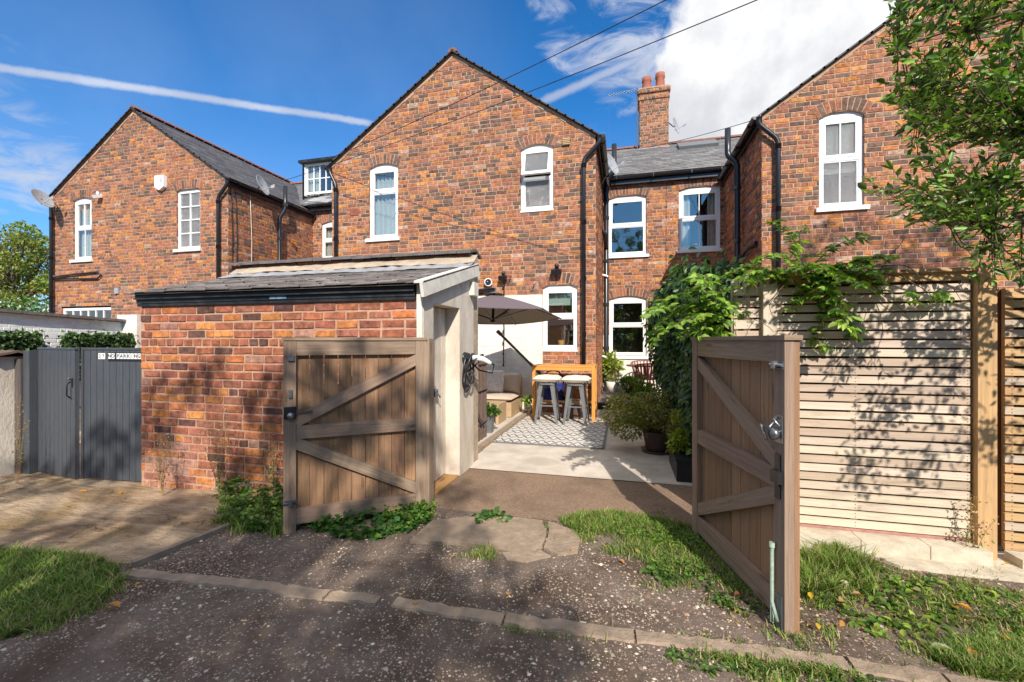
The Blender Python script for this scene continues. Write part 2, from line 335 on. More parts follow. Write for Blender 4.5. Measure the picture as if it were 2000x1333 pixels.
def leaves(name, pos, dirs, nor, L, W, col, mat='leaf', parent=None, fold=.25, curl=.15):
    pos = np.asarray(pos, float); n = len(pos); dirs = nrm(np.asarray(dirs, float)); nor = np.asarray(nor, float)
    side = nrm(np.cross(dirs, nor)); nor = nrm(np.cross(side, dirs)); L = np.broadcast_to(L, (n,))[:, None]; W = np.broadcast_to(W, (n,))[:, None]
    def pt(u, s, h): return pos+dirs*L*u+side*W*s+nor*(W*h*fold - L*curl*u*u)
    v = np.stack([pt(0, 0, 0), pt(.32, .48, .9), pt(.7, .36, .7), pt(1, 0, 0), pt(.7, -.36, .7), pt(.32, -.48, .9)], 1)
    b = np.arange(n)[:, None]*6
    f = np.stack([b+np.array([[0, 1, 2, 3]]), b+np.array([[0, 3, 4, 5]])], 1).reshape(-1, 4)
    return npmesh(name, v.reshape(-1, 3), f, mat, np.repeat(np.asarray(col), 6, 0), parent)
RG = np.random.default_rng(11)
def pal(cols, n, jit=.15, wts=None):
    c = np.array(cols)[RG.choice(len(cols), n, p=wts)]; return np.clip(c*(1+RG.normal(0, jit, (n, 1)))*(1+RG.normal(0, .05, (n, 3))), .005, .9)

# ------------------------------------------------------------------ walls of real bricks
class Plane:
    def __init__(s, O, S, N): s.O, s.S, s.N = V(O), V(S), V(N)
    def W(s, a, n, z): return s.O+s.S*a+s.N*n+V((0, 0, z))
def clip(poly, a, b):            # keep left of a->b
    out = []; m = len(poly)
    for i in range(m):
        p, q = poly[i], poly[(i+1) % m]
        dp = (b[0]-a[0])*(p[1]-a[1])-(b[1]-a[1])*(p[0]-a[0]); dq = (b[0]-a[0])*(q[1]-a[1])-(b[1]-a[1])*(q[0]-a[0])
        if dp >= 0: out.append(p)
        if (dp >= 0) != (dq >= 0):
            t = dp/(dp-dq); out.append((p[0]+(q[0]-p[0])*t, p[1]+(q[1]-p[1])*t))
    return out
def clipc(poly, win):
    for i in range(len(win)):
        if len(poly) < 3: return []
        poly = clip(poly, win[i], win[(i+1) % len(win)])
    return poly if len(poly) >= 3 else []
def vn(x, y, s):                  # cheap value noise for clustering
    def h(i, j): return (math.sin(i*127.1+j*311.7+s*74.7)*43758.5453) % 1
    i, j = math.floor(x), math.floor(y); fx, fy = x-i, y-j; fx = fx*fx*(3-2*fx); fy = fy*fy*(3-2*fy)
    return (h(i, j)*(1-fx)+h(i+1, j)*fx)*(1-fy)+(h(i, j+1)*(1-fx)+h(i+1, j+1)*fx)*fy
HOUSE_PAL = dict(dark=[(.145, .09, .07), (.17, .105, .08), (.20, .12, .09)], mid=[(.35, .14, .078), (.38, .155, .085), (.31, .13, .082), (.41, .18, .10)],
                 org=[(.52, .20, .06), (.56, .235, .075), (.44, .165, .055)], pale=[(.42, .27, .20), (.48, .31, .23)], w=(.25, .56, .16, .03))
SHED_PAL = dict(dark=[(.13, .06, .05), (.16, .075, .06)], mid=[(.36, .125, .07), (.40, .14, .072), (.31, .11, .068), (.35, .135, .085)],
                org=[(.50, .17, .06), (.58, .22, .07)], pale=[(.42, .22, .16), (.4, .2, .15)], w=(.15, .63, .17, .05))
GREY_PAL = dict(dark=[(.74, .73, .70)], mid=[(.79, .78, .75), (.82, .80, .77)], org=[(.83, .82, .79)], pale=[(.76, .72, .67)], w=(.2, .5, .2, .1))
CREAM_PAL = dict(dark=[(.73, .69, .61)], mid=[(.74, .70, .62), (.75, .71, .63)], org=[(.76, .72, .64)], pale=[(.73, .68, .60)], w=(.2, .5, .2, .1))
def brickcol(s, z, seed, pl, rr):
    k = vn(s*1.1, z*1.3, seed)*.6+vn(s*3.1, z*4.3, seed+5)*.4
    wd, wm, wo, wp = pl['w']
    if pl is HOUSE_PAL: h_ = min(max((z-2.2)/2.0, 0), 1); wd *= .45+.75*h_; wp *= 2-h_
    d = wd*(1.7-1.4*k); o = wo*(.25+1.5*k); r = rr.random()*(d+wm+o+wp)
    lst = pl['dark'] if r < d else pl['mid'] if r < d+wm else pl['org'] if r < d+wm+o else pl['pale']
    c = rr.choice(lst); g = rr.uniform(.87, 1.15) if pl['w'][0] > .2 or pl is SHED_PAL else rr.uniform(.96, 1.04); c = (c[0]*g, c[1]*g*rr.uniform(.93, 1.07), c[2]*g)
    if pl is SHED_PAL and z < .6:
        t = max(0, (.6-z)/.7)*rr.random()*max(0, vn(s*2.3, z*3, 4)*2-.5); c = tuple(c[i]*(1-t)+(.40, .29, .23)[i]*t for i in range(3))
    return c
def brickquad(mb, pl, poly, n0, n1, col, bev=.004, jit=.0):
    cx = sum(p[0] for p in poly)/len(poly); cz = sum(p[1] for p in poly)/len(poly)
    ins = []
    for p in poly:
        dx, dz = p[0]-cx, p[1]-cz; l = math.hypot(dx, dz) or 1
        ins.append((p[0]-(bev if dx > 0 else -bev), p[1]-(bev if dz > 0 else -bev)))
    mb.face([pl.W(a, n1, z) for a, z in ins], [(a, z) for a, z in ins], col)
    m = len(poly)
    for i in range(m):
        j = (i+1) % m
        mb.face([pl.W(*(poly[i][0], n0, poly[i][1])), pl.W(poly[j][0], n0, poly[j][1]), pl.W(ins[j][0], n1, ins[j][1]), pl.W(ins[i][0], n1, ins[i][1])], None, col)
def brickwall(mbb, mbm, pl, outline, holes, seed=1, pal_=HOUSE_PAL, course=.083, pitch=.235, joint=.013, prot=.007, zbase=0., hdr=5, depth=.09, jit=.0034):
    rr = random.Random(seed); z0 = min(p[1] for p in outline); z1 = max(p[1] for p in outline)
    r = int(math.floor((z0-zbase)/course))
    while zbase+r*course < z1:
        za = zbase+r*course; zb = za+course; zm = (za+zb)/2
        # span of the outline at this row
        row = clipc([(-99, za), (99, za), (99, zb), (-99, zb)], outline)
        if row:
            a0, a1 = min(p[0] for p in row), max(p[0] for p in row); iv = [(a0, a1)]
            for h in holes:
                if h[2]-.02 < zm < h[3]+.02:
                    nv = []
                    for x0, x1 in iv:
                        if h[1] <= x0 or h[0] >= x1: nv.append((x0, x1)); continue
                        if h[0] > x0: nv.append((x0, h[0]))
                        if h[1] < x1: nv.append((h[1], x1))
                    iv = nv
            head = hdr and r % hdr == 0; L = pitch/2 if head else pitch
            off = (pitch/4 if head else (pitch/2 if r % 2 else 0)) + rr.uniform(-.02, .02)
            wob = rr.uniform(-.0015, .0015)
            for x0, x1 in iv:
                if x1-x0 < .01: continue
                mpoly = clipc([(x0, za), (x1, za), (x1, zb), (x0, zb)], outline)
                if mpoly: mbm.face([pl.W(a, 0, z) for a, z in mpoly], mpoly)
                k = math.floor((x0-off)/L); s = off+k*L
                while s < x1:
                    ll = L
                    if not head and rr.random() < .06: ll = L/2
                    b0, b1 = max(s+joint/2+rr.uniform(-.002, .002), x0), min(s+ll-joint/2+rr.uniform(-.002, .002), x1)
                    if b1-b0 > .035:
                        j = lambda: rr.uniform(-jit, jit)
                        zz0, zz1 = za+joint/2+wob, zb-joint/2+wob
                        poly = clipc([(b0+j(), zz0+j()), (b1+j(), zz0+j()), (b1+j(), zz1+j()), (b0+j(), zz1+j())], outline)
                        if poly: brickquad(mbb, pl, poly, -.002, prot+rr.uniform(-.003, .003), brickcol(s, zm, seed, pal_, rr))
                    s += ll
        r += 1
    for h in holes:                                           # brick reveals
        for a in (h[0], h[1]):
            n = int((h[3]-h[2])/course)
            for i in range(max(n, 1)):
                zz0 = h[2]+i*(h[3]-h[2])/max(n, 1); zz1 = zz0+(h[3]-h[2])/max(n, 1)-.01
                mbb.face([pl.W(a, .002, zz0), pl.W(a, -depth, zz0), pl.W(a, -depth, zz1), pl.W(a, .002, zz1)], None, brickcol(a, zz0, seed, pal_, rr))
            mbm.face([pl.W(a+(.001 if a == h[0] else -.001)*-1, 0, h[2]), pl.W(a+(.001 if a == h[0] else -.001)*-1, -depth, h[2]), pl.W(a+(.001 if a == h[0] else -.001)*-1, -depth, h[3]), pl.W(a+(.001 if a == h[0] else -.001)*-1, 0, h[3])])
def arch(mbb, mbm, pl, s0, s1, z, rise, seed=1, pal_=HOUSE_PAL, hgt=.215, over=.03, dark=True):
    rr = random.Random(seed); w = (s1-s0)/2; cx = (s0+s1)/2; R = (w*w+rise*rise)/(2*rise); cz = z+rise-R; al = math.asin(w/R)+over/R
    n = max(5, int(round(2*al*(R+hgt*.5)/.085))); Ro = R+hgt
    def pt(r, a): return (cx+r*math.sin(a), cz+r*math.cos(a))
    for i in range(n):
        a0, a1 = -al+2*al*i/n, -al+2*al*(i+1)/n
        q = [pt(R, a0), pt(R, a1), pt(Ro, a1), pt(Ro, a0)]; mbm.face([pl.W(a, .0095, zz) for a, zz in q], q)
        g = .006/R; q = [pt(R+.002, a0+g), pt(R+.002, a1-g), pt(Ro-.004, a1-g), pt(Ro-.004, a0+g)]
        lst = pal_['dark']+pal_['mid'][:3]; c = rr.choice(lst); k = rr.uniform(.8, 1.15)
        brickquad(mbb, pl, q, .006, .014+rr.uniform(-.001, .002), (c[0]*k, c[1]*k, c[2]*k), .003)
    for i in range(n):                                        # soffit
        a0, a1 = -al+2*al*i/n, -al+2*al*(i+1)/n; p, q = pt(R, a0), pt(R, a1)
        mbm.face([pl.W(p[0], .0095, p[1]), pl.W(q[0], .0095, q[1]), pl.W(q[0], -.1, q[1]), pl.W(p[0], -.1, p[1])])
def pbox(mb, pl, s0, s1, n0, n1, z0, z1, col=(1, 1, 1)):
    c = pl.W((s0+s1)/2, (n0+n1)/2, (z0+z1)/2); ax = [pl.S*(s1-s0)/2, pl.N*(n1-n0)/2, V((0, 0, (z1-z0)/2))]
    ax.sort(key=lambda q: -q.length); mb.obox(c, ax[0], ax[1], ax[2], col)
def frect(mb, pl, s0, s1, z0, z1, w, n0, n1):      # rectangular frame of four bars
    pbox(mb, pl, s0, s0+w, n0, n1, z0, z1); pbox(mb, pl, s1-w, s1, n0, n1, z0, z1)
    pbox(mb, pl, s0+w, s1-w, n0, n1-.0005, z0, z0+w); pbox(mb, pl, s0+w, s1-w, n0, n1-.0005, z1-w, z1)
def window(house, pl, s0, s1, z0, z1, rise=.08, split=.4, bars=(0, 0), pane='glass', sill='proj', inside=None, grid=None, opened=False, fw=.062, label=None, sillmat='white_paint', topsash=True, name='window'):
    mb = MB(); nf = -.045; nb = -.10; N1 = nf
    # outer frame
    pbox(mb, pl, s0, s0+fw, nb, N1, z0, z1); pbox(mb, pl, s1-fw, s1, nb, N1, z0, z1)
    pbox(mb, pl, s0+fw, s1-fw, nb, N1-.001, z0, z0+fw*1.1); pbox(mb, pl, s0+fw, s1-fw, nb, N1-.001, z1-fw, z1)
    if rise > 0.01:                                          # arched head infill
        w = (s1-s0)/2; cx = (s0+s1)/2; R = (w*w+rise*rise)/(2*rise); cz = z1+rise-R; al = math.asin(w/R); n = 10
        arc = [(cx+R*math.sin(-al+2*al*i/n), cz+R*math.cos(-al+2*al*i/n)) for i in range(n+1)]
        for i in range(n):
            (a, za), (b, zb) = arc[i], arc[i+1]
            mb.face([pl.W(a, N1+.006, z1+.0), pl.W(b, N1+.006, z1+.0), pl.W(b, N1+.006, zb), pl.W(a, N1+.006, za)])
            mb.face([pl.W(a, N1+.006, z1), pl.W(b, N1+.006, z1), pl.W(b, nb, z1), pl.W(a, nb, z1)])
    i0, i1 = s0+fw, s1-fw; j0, j1 = z0+fw*1.1, z1-fw
    panes = []
    def bars_in(a0, a1, b0, b1, nx, nz, n0, n1, bw=.018):
        for i in range(1, nx+1):
            x = a0+(a1-a0)*i/(nx+1); pbox(mb, pl, x-bw/2, x+bw/2, n0, n1, b0, b1)
        for i in range(1, nz+1):
            z = b0+(b1-b0)*i/(nz+1); pbox(mb, pl, a0, a1, n0, n1-.0015, z-bw/2, z+bw/2)
    if grid:
        bars_in(i0, i1, j0, j1, grid[0]-1, grid[1]-1, nb+.01, N1-.004, .026); panes.append((i0, i1, j0, j1, nb+.03))
    else:
        zt = j1-(j1-j0)*split
        pbox(mb, pl, i0, i1, nb, N1-.002, zt-fw*.45, zt+fw*.45)
        if topsash and not opened: frect(mb, pl, i0+.002, i1-.002, zt+fw*.45, j1, fw*.75, nb+.01, N1+.008)
        b0w = fw*.35
        frect(mb, pl, i0+.002, i1-.002, j0, zt-fw*.45, b0w, nb+.01, N1-.012)
        bars_in(i0, i1, j0, zt-fw*.45, bars[0], bars[1], nb+.015, N1-.016)
        panes.append((i0, i1, j0, zt, nb+.03))
        if not opened:
            bars_in(i0+fw*.7, i1-fw*.7, zt, j1, bars[0], bars[1], nb+.015, N1+.002)
            panes.append((i0, i1, zt, j1, nb+.032))
    fr = mb.build(name, 'white_paint', house, bevel=.003)
    if label: fr['label'] = label
    for (a0, a1, b0, b1, n) in panes:
        m = MB(); m.face([pl.W(a0, n, b0), pl.W(a1, n, b0), pl.W(a1, n, b1), pl.W(a0, n, b1)], [(0, 0), (1, 0), (1, 1), (0, 1)]); m.build('pane', pane, fr)
    if opened:                                                 # top-hung vent swung outwards at the bottom
        zt = j1-(j1-j0)*split; h = j1-zt+.03; ang = math.radians(18)
        p2 = Plane(pl.W(0, N1+.0, j1+.02), pl.S, pl.N)
        ax = (V((0, 0, -1))*math.cos(ang)+pl.N*math.sin(ang)); nn = (pl.N*math.cos(ang)+V((0, 0, 1))*math.sin(ang))
        m = MB(); fw2 = .062
        def ob(a0, a1, d0, d1): m.obox(p2.O+pl.S*((a0+a1)/2)+ax*((d0+d1)/2), pl.S*(a1-a0)/2, ax*(d1-d0)/2, nn*.025)
        ob(i0-.02, i1+.02, 0, fw2); ob(i0-.02, i1+.02, h-fw2, h); ob(i0-.02, i0-.02+fw2, fw2, h-fw2); ob(i1+.02-fw2, i1+.02, fw2, h-fw2)
        m.build('open_vent', 'white_paint', fr, bevel=.003)
        m = MB(); q = lambda a, d: p2.O+pl.S*a+ax*d
        m.face([q(i0+.03, .04), q(i1-.03, .04), q(i1-.03, h-.04), q(i0+.03, h-.04)]); m.build('pane', pane, fr)
        for a in (i0+.01, i1-.01):
            m = MB(); m.tube([pl.W(a, -.05, zt+.08), pl.W(a, .10, zt+.06)], .006, 6); m.build('stay', 'greymetal', fr)
    if sill == 'proj':
        m = MB(); pbox(m, pl, s0-.06, s1+.06, -.1, .055, z0-.075, z0-.002); m.build('sill', sillmat, fr, bevel=.006)
    elif sill == 'thin':
        m = MB(); pbox(m, pl, s0-.005, s1+.005, -.1, .02, z0-.035, z0-.002); m.build('sill', sillmat, fr, bevel=.003)
    if inside == 'curtain' or inside == 'sides':
        rngs = [(s0, s1)] if inside == 'curtain' else [(s0, s0+(s1-s0)*.3), (s1-(s1-s0)*.28, s1)]
        m = MB()
        for a0, a1 in rngs:
            k = int((a1-a0)/.012)
            P_ = [(a0+(a1-a0)*i/k, -.17+.022*math.sin(i*.75)+.008*math.sin(i*2.1)) for i in range(k+1)]
            for i in range(k): m.face([pl.W(P_[i][0], P_[i][1], z0), pl.W(P_[i+1][0], P_[i+1][1], z0), pl.W(P_[i+1][0], P_[i+1][1], z1), pl.W(P_[i][0], P_[i][1], z1)], None, (1, 1, 1), True)
        m.build('curtain', 'curtain', fr)
    if inside == 'blind':
        m = MB(); zt = z1-(z1-z0)*.28; m.face([pl.W(s0, -.16, zt), pl.W(s1, -.16, zt), pl.W(s1, -.16, z1), pl.W(s0, -.16, z1)]); m.build('blind', 'blind', fr)
    if inside == 'blindfull':
        m = MB(); m.face([pl.W(s0, -.16, z0+.4*(z1-z0)), pl.W(s1, -.16, z0+.4*(z1-z0)), pl.W(s1, -.16, z1), pl.W(s0, -.16, z1)]); m.build('blind', 'curtain', fr)
    # room behind the pane
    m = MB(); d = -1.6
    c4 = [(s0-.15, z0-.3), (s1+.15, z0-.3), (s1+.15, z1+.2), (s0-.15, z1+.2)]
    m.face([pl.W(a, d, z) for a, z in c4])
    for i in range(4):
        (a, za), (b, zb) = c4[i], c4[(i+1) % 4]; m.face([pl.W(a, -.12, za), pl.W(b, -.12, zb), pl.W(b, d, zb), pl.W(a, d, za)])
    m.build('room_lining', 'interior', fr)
    return fr

# ------------------------------------------------------------------ slates
def slateroof(mb, O, S, U, wid, length, sw=.25, exp=.18, seed=3, t=.008, edge=0., pal_=((.10, .095, .10), (.13, .12, .12), (.085, .08, .088), (.12, .105, .10)), lift=.014, ragged=.004):
    """O eave corner, S along eave (unit), U up slope (unit)."""
    rr = random.Random(seed); O, S, U = V(O), V(S).normalized(), V(U).normalized(); Nn = S.cross(U).normalized()
    if Nn.z < 0: Nn = -Nn
    mb.face([O-Nn*.012, O+S*wid-Nn*.012, O+S*wid+U*length-Nn*.012, O+U*length-Nn*.012], None, pal_[0])
    rows = int(math.ceil(length/exp))
    for r in range(rows):
        u0 = r*exp; u1 = min(u0+exp*1.9, length); off = (sw/2 if r % 2 else 0)
        k = -1
        while True:
            a0 = off+k*sw; a1 = a0+sw-.004; k += 1
            if a0 >= wid: break
            a0c, a1c = max(a0, 0), min(a1, wid)
            if a1c-a0c < .02: continue
            c = rr.choice(pal_); g = rr.uniform(.8, 1.25); c = (c[0]*g, c[1]*g, c[2]*g)
            h = lift+rr.uniform(0, ragged); du = rr.uniform(-ragged, ragged)*1.6; tw = rr.uniform(-.3, .3)*ragged
            b0, b1 = O+S*a0c+U*(u0+du)+Nn*(h+tw), O+S*a1c+U*(u0+du+tw)+Nn*(h-tw)
            t0, t1 = O+S*a0c+U*u1+Nn*.001, O+S*a1c+U*u1+Nn*.001
            mb.face([b0, b1, t1, t0], None, c); mb.face([b0-Nn*t, b1-Nn*t, b1, b0], None, (c[0]*.8, c[1]*.8, c[2]*.8))
MT['ridge'] = pmat('ridge_tile', C(138, 92, 76), rough=.85, ns=12, na=.3, bump=.3)
def ridge(parent, a, b, r=.11, mat='ridge', seg=.3):
    a, b = V(a), V(b); d = (b-a); n = int(d.length/seg); mb = MB(); d.normalize(); sd = d.cross(V((0, 0, 1))).normalized()
    for i in range(n):
        p = a+d*seg*i; q = p+d*(seg-.008); rr = r*RND.uniform(.97, 1.05); k = 6
        pr = [(sd*math.cos(math.pi*j/k)*rr+V((0, 0, 1))*(math.sin(math.pi*j/k)*rr*.75-.03)) for j in range(k+1)]
        for j in range(k): mb.face([p+pr[j], q+pr[j], q+pr[j+1], p+pr[j+1]], None, (1, 1, 1), False)
        mb.face([p+x for x in pr])
    return mb.build('ridge_tiles', mat, parent)
def pipe(parent, pts, r=.04, name='drainpipe', mat='black', collars=True, n=10, brackets=1.1):
    # round the corners
    pts = [V(p) for p in pts]; out = [pts[0]]
    for i in range(1, len(pts)-1):
        a, b, c = pts[i-1], pts[i], pts[i+1]; k = min(.09, (b-a).length*.45, (c-b).length*.45)
        p, q = b+(a-b).normalized()*k, b+(c-b).normalized()*k
        for t in (0, .25, .5, .75, 1): out.append(p*(1-t)**2+b*2*t*(1-t)+q*t*t)
    out.append(pts[-1]); mb = MB(); mb.tube(out, r, n)
    if collars:
        for i in range(len(pts)-1):
            a, b = pts[i], pts[i+1]; L = (b-a).length; d = (b-a).normalized()
            if abs(d.z) > .8 and L > .6:
                ts = [.12]+[.12+brackets*k for k in range(1, int((L-.2)/brackets)+1)]
                for t in ts: mb.tube([a+d*t-d*.04, a+d*t+d*.04], r*1.22, n)
    return mb.build(name, mat, parent)
def gutter(parent, a, b, r=.06, fascia=.16, nrmv=V((0, -1, 0)), name='gutter'):
    a, b = V(a), V(b); d = (b-a).normalized(); mb = MB(); k = 8
    pr = [(nrmv*(math.cos(math.pi*j/k)*r)-V((0, 0, 1))*math.sin(math.pi*j/k)*r) for j in range(k+1)]
    for j in range(k): mb.face([a+pr[j], b+pr[j], b+pr[j+1], a+pr[j+1]], None, (1, 1, 1), True)
    for e in (a, b): mb.face([e+x for x in pr])
    c = (a+b)/2-nrmv*(r+.012)-V((0, 0, fascia*.35)); mb.obox(c, (b-a)/2, V((0, 0, fascia/2)), nrmv*.01)
    L = (b-a).length
    for i in range(int(L/.9)+1):
        p = a+d*min(.3+i*.9, L-.05); mb.obox(p+nrmv*0-V((0, 0, r*.5)), d*.012, nrmv*(r+.006), V((0, 0, r*.62)))
    return mb.build(name, 'black', parent)
# =================================================================== HOUSES
QF = 8.66; QR = 11.7; EAVE = 5.46; APEX = 7.54
FP = Plane((0, QF, 0), (1, 0, 0), (0, -1, 0)); RP = Plane((0, QR, 0), (1, 0, 0), (0, -1, 0))
def sx(x, q=QF): return Q(x, 667, q).x
def sz(x, y, q=QF): return Q(x, y, q).z
def wbox(x0, x1, yt, yb, q=QF):
    xm = (x0+x1)/2; return sx(x0, q), sx(x1, q), sz(xm, yb, q), sz(xm, yt, q)
TS = (7.85-5.72)/(15-11.55)      # terrace roof slope
def outrigger(name, label, p0, p1, wins, seed, sidewall):
    h = thing(name, label, 'house', ((p0+p1)/2, QF, 0)); mid = (p0+p1)/2
    outline = [(p0, -.3), (p1, -.3), (p1, EAVE), (mid, APEX), (p0, EAVE)]
    bb, bm = MB(), MB(); holes = [(w[0], w[1], w[2]-.0, w[3]+w[4].get('rise', .08)*.8) for w in wins]
    brickwall(bb, bm, FP, outline, holes, seed)
    for i, w in enumerate(wins):
        r = w[4].get('rise', .08)
        if w[4].get('arch', True): arch(bb, bm, FP, w[0], w[1], w[3], max(r, .06), seed*7+i)
    # verge mortar strips
    for (a, b) in (((p0, EAVE), (mid, APEX)), ((p1, EAVE), (mid, APEX))):
        d = V((b[0]-a[0], 0, b[1]-a[1])); n = 26
        for k in range(n):
            t0, t1 = k/n, (k+1)/n; w_ = .055+.02*math.sin(k*1.7+seed)+.012*math.sin(k*3.1)
            A0 = (a[0]+(b[0]-a[0])*t0, a[1]+(b[1]-a[1])*t0); A1 = (a[0]+(b[0]-a[0])*t1, a[1]+(b[1]-a[1])*t1)
            bm.face([FP.W(A0[0], .016, A0[1]+.03), FP.W(A1[0], .016, A1[1]+.03), FP.W(A1[0], .014, A1[1]-w_), FP.W(A0[0], .014, A0[1]-w_)])
    wall = bb.build('front_wall', 'brick', h); bm.build('mortar', 'mortar', wall)
    for (p, nx, s) in ((p1, 1, 1), (p0, -1, 2)):
        pl = Plane((p, QF, 0), (0, 1, 0), (nx, 0, 0)); b2, m2 = MB(), MB()
        brickwall(b2, m2, pl, [(0, -.3), (QR-QF, -.3), (QR-QF, EAVE), (0, EAVE)], [], seed+s*13)
        sw = b2.build('side_wall', 'brick', h); m2.build('mortar', 'mortar', sw)
    # roof
    half = (p1-p0)/2+.12; rise_ = APEX-EAVE; sl_ = rise_/((p1-p0)/2); ln = 14.45-QF+.08
    for sg in (-1, 1):
        e = V((mid+sg*half, QF-.06, APEX-half*sl_+.03)); up = V((-sg*half, 0, half*sl_)); mb = MB()
        if sg > 0: slateroof(mb, e, (0, 1, 0), up, ln, up.length, seed=seed+sg)
        else: slateroof(mb, e, (0, 1, 0), up, ln, up.length, seed=seed+sg)
        # slate edge along the verge
        nrm_ = V((sg*half*sl_, 0, half)).normalized()
        for k in range(18):
            a = e+up*(k/18.); b = e+up*((k+1)/18.+.012); mb.obox((a+b)/2+nrm_*.012+V((0, -.012, 0)), (b-a)/2, V((0, .02, 0)), nrm_*.012, (.06, .055, .055))
        mb.build('roof', 'slate', h)
    ridge(h, (mid, QF-.06, APEX+.07), (mid, 14.45, APEX+.07))
    for w in wins: window(h, FP, w[0], w[1], w[2], w[3], **{k: v for k, v in w[4].items() if k != 'arch'})
    return h
def W_(x0, x1, yt, yb, **kw): a = wbox(x0, x1, yt, yb); return (a[0], a[1], a[2], a[3], kw)
PL0, PL1 = -15.63, -9.48; PM0, PM1 = -6.50, -.54; PR0, PR1 = 2.39, 8.40
LH = outrigger('brick_house', 'brick house with gable at the far left, white bell box and narrow sash window', PL0, PL1, [
    W_(143, 179, 391, 508, rise=.06, split=.47, bars=(1, 0), sill='proj', inside='curtain', label='narrow white sash window with glazing bars'),
    W_(345, 391, 372, 487, rise=.05, grid=(2, 4), pane='frosted', sill='proj', sillmat='white_stone', label='white window of eight frosted panes'),
    W_(120, 217, 602, 650, rise=.0, grid=(6, 1), sill='none', arch=False, fw=.07, label='low white ground-floor window with six lights'),
    ], 3, None)
MH = outrigger('brick_house', 'middle brick house with gable behind the brick shed and the parasol', PM0, PM1, [
    W_(721, 777, 327, 466, rise=.075, split=.33, sill='proj', inside='curtain', label='tall white window with pale curtains'),
    W_(1017, 1081, 290, 411, rise=.085, split=.47, opened=True, pane='frosted', sill='thin', label='white window with top vent pushed open'),
    W_(1060, 1128, 562, 684, rise=.085, split=.47, sill='thin', inside='blind', label='white kitchen window beside the parasol'),
    ], 5, None)
RH = outrigger('brick_house', 'brick house at the right, gable partly behind leafy branches and slatted fence', PR0, PR1, [
    W_(1600, 1688, 227, 405, rise=.09, split=.46, bars=(1, 0), pane='frosted', sill='proj', inside='blindfull', label='tall white window with patterned glass'),
    ], 8, None)
CHIM_PAL = dict(HOUSE_PAL, w=(.55, .42, .03, .0))
# ---- terrace block behind
TH = thing('terraced_house', 'long brick terrace with slate roof and chimney set back between the gabled houses', 'house', (0, QR, 0))
def rwall(p0, p1, wins, seed):
    holes = [(w[0], w[1], w[2], w[3]+.07) for w in wins]; bb, bm = MB(), MB()
    brickwall(bb, bm, RP, [(p0, -.3), (p1, -.3), (p1, 5.72), (p0, 5.72)], holes, seed)
    for i, w in enumerate(wins): arch(bb, bm, RP, w[0], w[1], w[3], .08, seed*3+i)
    wl = bb.build('rear_wall', 'brick', TH); bm.build('mortar', 'mortar', wl)
    for w in wins: window(TH, RP, w[0], w[1], w[2], w[3], **w[4])
def WR(x0, x1, yt, yb, **kw): a = wbox(x0, x1, yt, yb, QR); return (a[0], a[1], a[2], a[3], kw)
rwall(PM1, PR0, [
    WR(1188, 1263, 387, 499, rise=.09, split=.48, label='upper white window nearest the black soil pipe'),
    WR(1326, 1407, 370, 488, rise=.09, split=.48, bars=(1, 0), inside='sides', label='upper white window with glazing bars and blind'),
    WR(1190, 1263, 585, 696, rise=.08, split=.46, label='ground-floor white window above the bistro table')], 21)
rwall(PL1, PM0, [WR(628, 690, 436, 505, rise=.07, split=.48, inside='sides', label='white window partly hidden by the middle gable')], 25)
mb = MB(); slateroof(mb, (PL0, 11.5, 5.69), (1, 0, 0), (0, 3.5, 3.5*TS), 12+15.6, math.hypot(3.5, 3.5*TS), sw=.26, exp=.2, seed=9,
    pal_=((.17, .16, .155), (.20, .19, .18), (.145, .14, .14))); mb.build('roof', 'slate', TH)
mb = MB(); mb.face([(PL0, 15, 7.82), (12, 15, 7.82), (12, 19, 5.3), (PL0, 19, 5.3)], None, (.15, .14, .14))
mb.face([(PL0, 11.7, 0), (PL0, 19, 0), (PL0, 19, 5.3), (PL0, 15, 7.8), (PL0, 11.7, 5.7)], None, (.25, .12, .08)); mb.build('far_roof', 'slate', TH)
ridge(TH, (PL0, 15, 7.86), (12, 15, 7.86), .12)
for a, b in ((PM1+.05, PR0-.05), (PL1, PM0)):
    gutter(TH, (a, 11.5, 5.66), (b, 11.5, 5.66), .065, .2)
